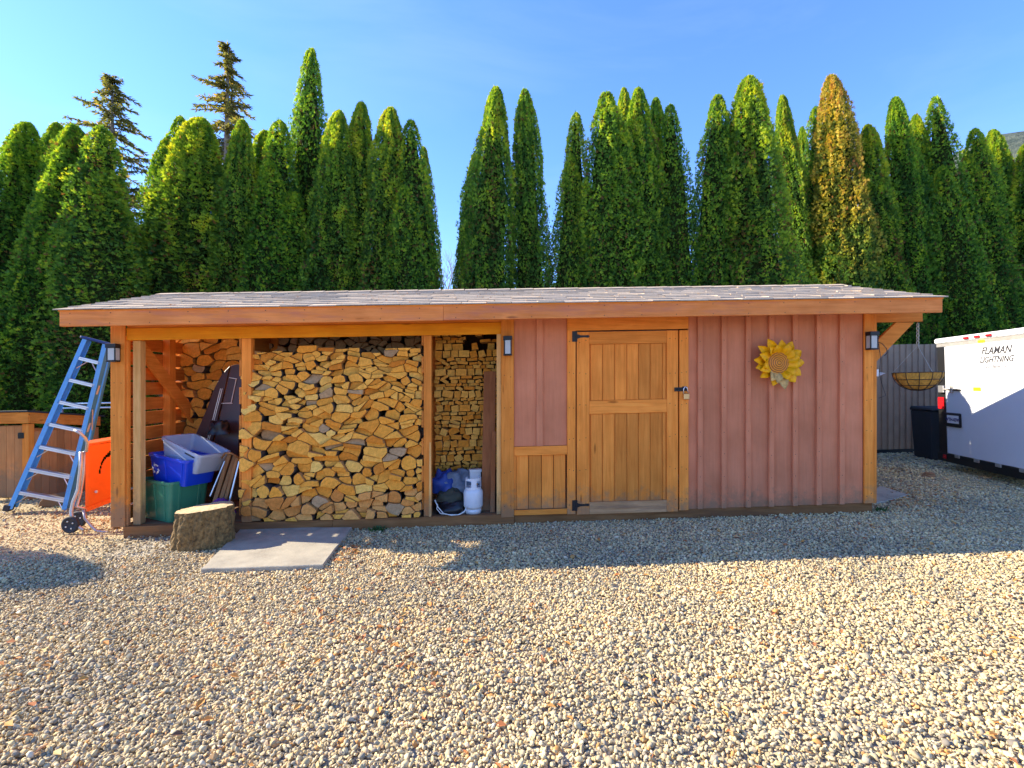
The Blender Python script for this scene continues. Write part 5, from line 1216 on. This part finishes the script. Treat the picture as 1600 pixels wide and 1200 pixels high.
# ------------------------------------------------------------------ trees
def cedar_mesh(name, seed, nspr=27000, tips=1, leaf=0.0165):
    rs = np.random.RandomState(seed); off = Vector((seed*3.7, 0, 0))
    def prof(t_): return min(1.0, ((1-t_)/0.60)**0.51) * (0.95 + 0.05*math.sin(t_*9+seed)) if t_ < 1 else 0
    V = []; F = []; T = []
    HH, RR = 7.0, 0.75                                     # built at true size; copies are scaled gently
    tops = [(0, 0, 1.0)] + [(rs.uniform(-.55, .55), rs.uniform(-.4, .4), rs.uniform(.78, .95)) for _ in range(tips-1)]
    C = np.zeros((nspr, 3)); O = np.zeros((nspr, 3)); TI = np.zeros(nspr)
    rnd = rs.rand(nspr, 8)
    for k in range(nspr):
        u0_ = rnd[k]; tp_ = tops[int(u0_[0]*len(tops))]
        t_ = u0_[1]**0.95; th = u0_[2]*6.2832; cs, sn = math.cos(th), math.sin(th)
        nz_ = noise.noise(Vector((cs*1.4, sn*1.4, t_*HH*0.9)) + off)
        nz2 = noise.noise(Vector((cs*3.6, sn*3.6, t_*HH*2.6)) + off)
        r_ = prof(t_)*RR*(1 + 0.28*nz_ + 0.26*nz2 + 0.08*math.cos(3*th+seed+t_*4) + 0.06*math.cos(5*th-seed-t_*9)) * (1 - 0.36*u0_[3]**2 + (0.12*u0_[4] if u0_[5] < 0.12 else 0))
        r_ = max(r_, 0.015)
        C[k] = (cs*r_ + tp_[0]*RR*t_, sn*r_ + tp_[1]*RR*t_, t_*HH*tp_[2]); O[k] = (cs, sn, 0)
        ti = min(0.88, max(0, 0.40 + 0.62*nz2 + 0.10*(t_-0.5) + 0.9*max(0, t_-0.72) - 0.5*u0_[3]**2))  # tint also paints light in: sunlit yellow on the tips, darker recesses
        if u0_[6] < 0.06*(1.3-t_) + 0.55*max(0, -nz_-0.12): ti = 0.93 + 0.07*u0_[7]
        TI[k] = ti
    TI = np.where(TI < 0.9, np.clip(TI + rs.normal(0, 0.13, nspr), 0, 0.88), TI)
    up_ = np.array([0, 0, 1.0]); nrm = lambda A_: A_/(np.linalg.norm(A_, axis=1, keepdims=True)+1e-9)
    D = nrm(O*rs.uniform(0.4, 1.0, (nspr, 1)) + up_*rs.uniform(0.2, 1.2, (nspr, 1)) + rs.normal(0, 0.28, (nspr, 3)))
    SD = nrm(np.cross(D, up_*rs.uniform(0.2, 1, (nspr, 1)) + rs.normal(0, 0.5, (nspr, 3))))
    N_ = np.cross(D, SD); SZ = rs.uniform(0.035, 0.080, nspr)
    blocks = []
    for q in range(5):
        an = (q-2.0)*0.42 + rs.normal(0, 0.1, nspr); l = (SZ*(1-0.13*abs(q-2.0))*rs.uniform(0.8, 1.2, nspr))[:, None]
        dd = D*np.cos(an)[:, None] + SD*np.sin(an)[:, None]; pp = np.cross(dd, N_); w_ = (leaf*0.5*rs.uniform(0.7, 1.2, nspr))[:, None]
        blocks.append(np.stack([C + dd*l*0.1, C + dd*l*0.55 + pp*w_, C + dd*l + rs.normal(0, .007, (nspr, 3)), C + dd*l*0.55 - pp*w_], 1))
    Q = np.concatenate(blocks).reshape(-1, 3); V = [tuple(x) for x in Q.tolist()]; F = [(i, i+1, i+2, i+3) for i in range(0, len(V), 4)]
    T = np.repeat(np.tile(TI, 5), 4).tolist()
    ncrown = len(F)
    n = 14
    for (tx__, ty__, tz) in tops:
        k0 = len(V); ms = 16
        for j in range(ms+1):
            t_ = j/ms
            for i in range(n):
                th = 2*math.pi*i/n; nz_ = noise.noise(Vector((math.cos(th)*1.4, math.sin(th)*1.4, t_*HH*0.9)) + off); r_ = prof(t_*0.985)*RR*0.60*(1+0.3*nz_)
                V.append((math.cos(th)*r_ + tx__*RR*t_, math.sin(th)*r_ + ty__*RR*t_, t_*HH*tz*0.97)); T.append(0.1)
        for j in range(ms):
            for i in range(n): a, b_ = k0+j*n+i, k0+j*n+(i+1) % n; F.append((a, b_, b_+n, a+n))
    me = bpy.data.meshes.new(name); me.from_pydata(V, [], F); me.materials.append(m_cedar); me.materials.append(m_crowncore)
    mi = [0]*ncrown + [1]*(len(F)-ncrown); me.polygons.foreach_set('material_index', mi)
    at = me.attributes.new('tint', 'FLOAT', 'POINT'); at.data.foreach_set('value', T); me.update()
    return me
variants = [cedar_mesh('crown', 11+i, tips=(1, 1, 2, 1, 3)[i]) for i in range(5)]
goldme = variants[1].copy(); goldme.materials[0] = m_goldcedar
trunk_me = None
def trunk_mesh():
    mb = MB(); mb.tube([(0, 0, -0.1), (0.01, 0, 0.6), (0, 0.01, 2.5), (0, 0, 6.2)], [0.10, 0.085, 0.06, 0.015], 10)
    me = bpy.data.meshes.new('trunk'); me.from_pydata(mb.v, [], mb.f); me.materials.append(m_trunk); return me
trunk_me = trunk_mesh()
GC = 'tall cedars in the hedge behind the shed'
def cedar(tipx, tipy, c450, w450, Y, label, mesh=None, wscale=1.0):
    zt = CAMH - (tipy-600)/FPX*Y
    # base of the axis on the ground, extended from the line tip -> (c450, 450)
    pyb = 600 + 1600*0.8/Y; sl_ = (c450-tipx)/max(60.0, (450-tipy)); bxp = tipx + sl_*(min(pyb, 640)-tipy)*0.9
    Xb, Xt = (bxp-800)/FPX*Y, (tipx-800)/FPX*Y; zb = gz(Xb)
    H = zt - zb; f450 = (CAMH + 150/FPX*Y - zb)/H
    pr = min(1.0, ((1-f450)/0.60)**0.51) if f450 < 0.98 else 0.2
    r_ = w450/2*Y/FPX/max(pr, 0.35) * wscale
    e = bpy.data.objects.new('cedar_tree', None); COL.objects.link(e); e.location = (Xb, Y, zb); e.empty_display_size = 0.1
    tag(e, label, 'tree', GC)
    me = mesh if mesh is not None else variants[R.randrange(5)]
    lean = math.atan2(Xt-Xb, H); rot = R.uniform(0, 6.28)
    M = Matrix.Rotation(lean, 4, 'Y') @ Matrix.Diagonal((r_/0.75/1.12, r_/0.75/1.12, H/7.0/math.cos(lean), 1)) @ Matrix.Rotation(rot, 4, 'Z')
    for nm, m_ in (('crown', me), ('trunk', trunk_me)):
        o_ = bpy.data.objects.new(nm, m_); COL.objects.link(o_); o_.parent = e
        loc, q, sc = (Matrix.Rotation(lean, 4, 'Y') @ Matrix.Rotation(rot, 4, 'Z')).decompose()
        o_.rotation_mode = 'QUATERNION'; o_.rotation_quaternion = q; o_.scale = (r_/0.75/1.12, r_/0.75/1.12, H/7.0)
trees = [
 (-60, 230, -80, 110, 9.6, 'broad dark cedar cut off by the left edge of the picture'),
 (43, 192, 12, 100, 10.0, 'dark cedar nearest the left edge, rising above the storage box'),
 (90, 193, 62, 80, 10.9, 'slim cedar second from the left edge, partly behind its brighter neighbour'),
 (117, 194, 75, 100, 9.8, 'cedar with bright yellow left flank above the foot of the ladder'),
 (160, 200, 150, 112, 9.6, 'broad full cedar directly above the top of the ladder, touching the shed roof corner'),
 (283, 180, 243, 75, 11.2, 'narrow dark cedar in front of the gap right of the bare spruce'),
 (315, 184, 275, 128, 10.6, 'broad cedar with yellow top rising behind the left end of the roof'),
 (380, 188, 350, 72, 10.8, 'narrow cedar with light top just right of the tall spruce trunk'),
 (415, 205, 395, 70, 11.5, 'small yellow tipped cedar squeezed left of the tallest cedar group'),
 (437, 190, 425, 100, 11.1, 'cedar with a long bright yellow left side below the tallest cedar'),
 (487, 78, 470, 80, 11.8, 'tallest cedar of the hedge, pointed top above the left half of the roof'),
 (530, 175, 512, 84, 11.2, 'cedar immediately right of the tallest one, lower and dark'),
 (565, 162, 548, 82, 11.5, 'dark pointed cedar between the tallest cedar and the wide sky gap, left of centre'),
 (611, 170, 600, 84, 11.2, 'dark pointed cedar above the post right of the log stack'),
 (642, 190, 648, 84, 11.2, 'cedar at the left border of the first wide sky gap'),
 (662, 230, 678, 40, 12.1, 'thin shaded cedar peeking out along the first sky gap'),
 (742, 240, 722, 40, 12.1, 'thin dark cedar on the right border of the first sky gap'),
 (775, 138, 758, 88, 11.2, 'tall cedar with yellow top just right of the first sky gap'),
 (820, 142, 830, 70, 11.3, 'slender cedar with small yellow tip left of the narrow central sky gap'),
 (900, 178, 893, 72, 11.3, 'dark cedar on the right border of the central sky gap'),
 (948, 146, 945, 100, 11.0, 'cedar with a bright yellow vertical streak above the door'),
 (975, 140, 975, 60, 12.0, 'narrow cedar tip wedged behind two brighter cedars above the door'),
 (997, 140, 1010, 88, 11.3, 'cedar with rounded golden top above the right side of the door'),
 (1025, 155, 1035, 60, 11.9, 'small cedar tip between golden topped cedar and dark one above the door latch'),
 (1047, 166, 1058, 78, 11.3, 'dark blunt cedar on the left border of the third sky gap'),
 (1122, 150, 1108, 84, 11.3, 'cedar with yellow green top on the right border of the third sky gap'),
 (1170, 122, 1188, 112, 11.1, 'tall wide cedar with bright top left of the sunflower'),
 (1222, 150, 1248, 62, 12.6, 'slim dark cedar directly above the sunflower'),
 (1253, 200, 1262, 40, 13.7, 'little sunlit yellow cedar tip seen in the slot right of the slim dark cedar'),
 (1275, 168, 1295, 80, 12.7, 'dark cedar half hidden behind the golden brown one'),
 (1298, 118, 1335, 92, 12.1, 'golden brown cedar brightly lit from top to middle'),
 (1355, 195, 1385, 74, 12.3, 'dark cedar leaning on the right side of the golden brown one'),
 (1398, 152, 1432, 72, 12.3, 'cedar with yellow tip above the right corner of the roof'),
 (1430, 178, 1468, 60, 12.6, 'small yellow tipped cedar between two taller ones above the hanging basket'),
 (1460, 150, 1502, 80, 12.2, 'tall cedar with bright crown above the left end of the trailer'),
 (1522, 200, 1556, 74, 12.2, 'dark pointed cedar above the trailer marker lights'),
 (1550, 200, 1592, 66, 12.6, 'cedar with yellow left edge in front of the distant hill'),
 (1604, 222, 1640, 80, 12.1, 'cedar at the right edge of the picture with sunlit tip'),
 (1700, 170, 1740, 100, 12.3, 'cedar just outside the right edge'),
]
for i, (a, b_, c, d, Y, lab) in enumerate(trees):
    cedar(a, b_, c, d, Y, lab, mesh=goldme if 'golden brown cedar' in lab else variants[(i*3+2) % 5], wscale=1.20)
# low cedar left of the yard (its pointed shade lies on the gravel)
e = bpy.data.objects.new('young_cedar', None); COL.objects.link(e); e.location = (-9.5, 5.54, gz(-9.5)); tag(e, 'young cedar standing left of the yard beyond the storage box', 'tree')
for nm, m_ in (('crown', variants[0]), ('trunk', trunk_me)):
    o_ = bpy.data.objects.new(nm, m_); COL.objects.link(o_); o_.parent = e; o_.scale = (1.05, 1.05, 0.5)

for (x_, y_, h_, r_, lab) in ((4.55, 8.95, 2.95, 0.72, 'low bushy cedar hidden behind the right rear corner of the shed'), (5.2, 10.0, 2.8, 0.62, 'low bushy cedar between the shed and the panel fence')):
    e = bpy.data.objects.new('cedar_shrub', None); COL.objects.link(e); e.location = (x_, y_, gz(x_)); tag(e, lab, 'shrub')
    for nm, m_ in (('crown', variants[2]), ('trunk', trunk_me)):
        o_ = bpy.data.objects.new(nm, m_); COL.objects.link(o_); o_.parent = e; o_.scale = (r_/0.75, r_/0.75, h_/7.0)

def spruce(px, tipy, Y, name_label, width, seed, bare=0.0, reach=0.55):
    rs = random.Random(seed); zt = CAMH - (tipy-600)/FPX*Y; X = (px-800)/FPX*Y; zb = gz(X); H = zt-zb
    e = thing('spruce_tree', (X, Y, zb), name_label, 'tree')
    MB().tube([(0, 0, 0), (0.05, 0, H*0.4), (-0.03, 0, H*0.75), (0, 0, H)], [0.24, 0.17, 0.09, 0.02], 10).build('trunk', m_palebark, Frame((X, Y, zb), (1, 0, 0), (0, 1, 0), (0, 0, 1)), e, origin=(0, 0, 0), smooth=True)
    V = []; F = []; T = []; MI = []
    z = H*0.985
    while z > H*0.25:
        t_ = 1-z/H
        for k in range(rs.choice((3, 4, 4, 5))):
            th = rs.uniform(0, 6.28); L = width*min(1, (t_/reach)**0.8+0.10)*rs.uniform(0.35, 1.15)
            if rs.random() < bare: L *= 0.5
            rise = rs.uniform(-0.25, 0.50); o = Vector((math.cos(th), math.sin(th), 0)); n = max(4, int(L/0.14)); pp = None
            for i in range(n+1):
                s_ = i/n; p = o*L*s_ + Vector((0, 0, z + L*(rise*s_ - 0.55*s_*s_ + 0.25*s_**3)))
                if pp is not None:
                    k0 = len(V); w_ = 0.018*(1-s_)+0.006
                    V += [tuple(pp+Vector((0, 0, w_))), tuple(pp-Vector((0, 0, w_))), tuple(p-Vector((0, 0, w_))), tuple(p+Vector((0, 0, w_)))]; F.append((k0, k0+1, k0+2, k0+3)); T += [0]*4; MI.append(1)
                    if s_ > 0.15:
                        for q in range(14):
                            a = rs.uniform(0, 6.28); side = Vector((-o.y, o.x, 0)); ln = rs.uniform(0.10, 0.30)*(1.15-0.5*s_)
                            dr_ = (o*rs.uniform(0.2, 1.0) + side*rs.uniform(-0.9, 0.9) + Vector((0, 0, rs.uniform(-0.75, 0.25)))).normalized()
                            b0 = pp.lerp(p, rs.random()); pr_ = dr_.cross(Vector((rs.uniform(-1, 1), rs.uniform(-1, 1), rs.uniform(-1, 1)))).normalized()*0.022
                            k0 = len(V); V += [tuple(b0), tuple(b0+dr_*ln*.5+pr_), tuple(b0+dr_*ln), tuple(b0+dr_*ln*.5-pr_)]; F.append((k0, k0+1, k0+2, k0+3)); T += [min(1, max(0, rs.gauss(0.42, 0.25)))]*4; MI.append(0)
                pp = p
        z -= rs.uniform(0.10, 0.24)
    me = bpy.data.meshes.new('crown'); me.from_pydata(V, [], F); me.materials.append(m_spruce); me.materials.append(m_trunk); me.polygons.foreach_set('material_index', MI)
    at = me.attributes.new('tint', 'FLOAT', 'POINT'); at.data.foreach_set('value', T)
    place('crown', me, (X, Y, zb), e)
spruce(356, 66, 17.0, 'dark spruce with bare pale trunk and drooping limbs towering behind the left cedars', 1.75, 5, 0.15, 0.30)
spruce(176, 118, 18.0, 'wide open spruce with long drooping branches behind the far left cedars', 2.9, 9, 0.15, 0.42)

# bare shrubs far off, seen through the first gap
def bare(px, py, Y, label, seed):
    rs = random.Random(seed); X = (px-800)/FPX*Y; zt = CAMH-(py-600)/FPX*Y; mb = MB(); zb = gz(X)
    def br(p, d, L, r, lv):
        q = p + d*L; mb.tube([p, p.lerp(q, .5)+Vector((rs.uniform(-.05, .05)*L, 0, 0)), q], [r, r*.8, r*.55], 4, close=False)
        if lv: 
            for _ in range(3): br(p.lerp(q, rs.uniform(.5, 1)), (d + Vector((rs.uniform(-.7, .7), rs.uniform(-.7, .7), rs.uniform(-.1, .5)))).normalized(), L*rs.uniform(.55, .8), r*.55, lv-1)
    H = zt-zb; br(Vector((0, 0, 0)), Vector((0, 0, 1)), H*0.42, 0.09, 5)
    e = thing('bare_tree', (X, Y, zb), label, 'tree'); mb.build('branches', m_palebark, Frame((X, Y, zb), (1, 0, 0), (0, 1, 0), (0, 0, 1)), e, origin=(0, 0, 0))
bare(702, 385, 26, 'distant leafless tree showing pale through the first sky gap', 1)
bare(216, 330, 22, 'distant leafless tree showing pale left of the narrow dark cedar', 4)

# ------------------------------------------------------------------ fallen leaves and a few weeds
m_leaf, t, b = new_mat('fallen_leaf')
at = nn(t, 'ShaderNodeAttribute', attribute_name='tint'); t.links.new(ramp(t, at.outputs['Fac'], [(0, (0.16, 0.07, 0.03)), (0.4, (0.42, 0.13, 0.03)), (0.75, (0.58, 0.25, 0.04)), (1, (0.55, 0.42, 0.16))]), b.inputs['Base Color']); b.inputs['Roughness'].default_value = 0.8
def leaves():
    rs = random.Random(12); V = []; F = []; T = []
    pts = []
    for _ in range(420): y = rs.uniform(2.0, 6.0); pts.append((rs.uniform(-1, 1)*(y+0.3), y, 1.0))
    for _ in range(260): q = G(1385+abs(rs.gauss(0, 55)), 770+rs.gauss(6, 12)); pts.append((q.x, q.y, 0.9))
    for _ in range(60): q = G(1400+rs.gauss(0, 12), 735+rs.gauss(0, 3)); pts.append((q.x, q.y, 0.9))
    for _ in range(110): q = G(560+rs.gauss(0, 120), 940+rs.gauss(0, 60)); pts.append((q.x, q.y, 1.0))
    for _ in range(50): q = G(540+rs.gauss(0, 15), 865+rs.gauss(0, 8)); pts.append((q.x, q.y, 1.0))
    for (x, y, s_) in pts:
        L = rs.uniform(0.012, 0.032)*s_; a = rs.uniform(0, 6.28); z = gz(x) + 0.018 + rs.uniform(0, 0.008); d = Vector((math.cos(a), math.sin(a), rs.uniform(-.3, .3)))*L; q = Vector((-math.sin(a), math.cos(a), rs.uniform(-.4, .4)))*L*0.55
        c = Vector((x, y, z)); k0 = len(V); V += [tuple(c-d), tuple(c+q+Vector((0, 0, .3*L))), tuple(c+d), tuple(c-q+Vector((0, 0, .3*L)))]; F += [(k0, k0+1, k0+2), (k0, k0+2, k0+3)]; T += [rs.random()]*4
    me = bpy.data.meshes.new('fallen_leaves'); me.from_pydata(V, [], F); me.materials.append(m_leaf); at_ = me.attributes.new('tint', 'FLOAT', 'POINT'); at_.data.foreach_set('value', T)
    place('fallen_leaves', me, (0, 0, 0), None, kind='stuff')
    # needles and leaves lying on the roof
    V = []; F = []; T = []
    for _ in range(420):
        u_, v_ = rs.uniform(ul, ur), rs.uniform(EAVE_V, RIDGE_V-0.05); c = SH.W((u_, v_, roof_z(v_)+0.022)); L = rs.uniform(0.008, 0.022); a = rs.uniform(0, 6.28)
        d = Vector((math.cos(a), math.sin(a)*.9, 0.2*math.sin(a)))*L; q = Vector((-math.sin(a), math.cos(a), 0.2))*L*0.4; k0 = len(V); V += [tuple(c-d), tuple(c+q), tuple(c+d), tuple(c-q)]; F.append((k0, k0+1, k0+2, k0+3)); T += [rs.uniform(.3, 1)]*4
    me = bpy.data.meshes.new('roof_litter'); me.from_pydata(V, [], F); me.materials.append(m_leaf); at_ = me.attributes.new('tint', 'FLOAT', 'POINT'); at_.data.foreach_set('value', T)
    place('roof_litter', me, (0, 0, 0), None, kind='stuff')
leaves()
def weed(px, py, n, label, seed):
    rs = random.Random(seed); q = G(px, py); mb = MB()
    for _ in range(n):
        a = rs.uniform(0, 6.28); L = rs.uniform(0.04, 0.09); p = Vector((rs.gauss(0, .05), rs.gauss(0, .03), 0)); d = Vector((math.cos(a)*.7, math.sin(a)*.7, 0.9)).normalized(); s_ = Vector((-math.sin(a), math.cos(a), 0))*0.007
        mb.add([tuple(p-s_), tuple(p+s_), tuple(p+d*L*.6+s_*1.3), tuple(p+d*L+Vector((0, 0, -.01))), tuple(p+d*L*.6-s_*1.3)], [(0, 1, 2, 3, 4)])
    tag(mb.build('weed_tuft', m_weed, Frame(q, (1, 0, 0), (0, 1, 0), (0, 0, 1)), None, origin=(0, 0, 0)), label, 'weed')
weed(590, 830, 60, 'small green weed growing at the sill right of the concrete slab', 1)
weed(1374, 799, 34, 'small green weed in the gravel at the foot of the right corner post', 2)
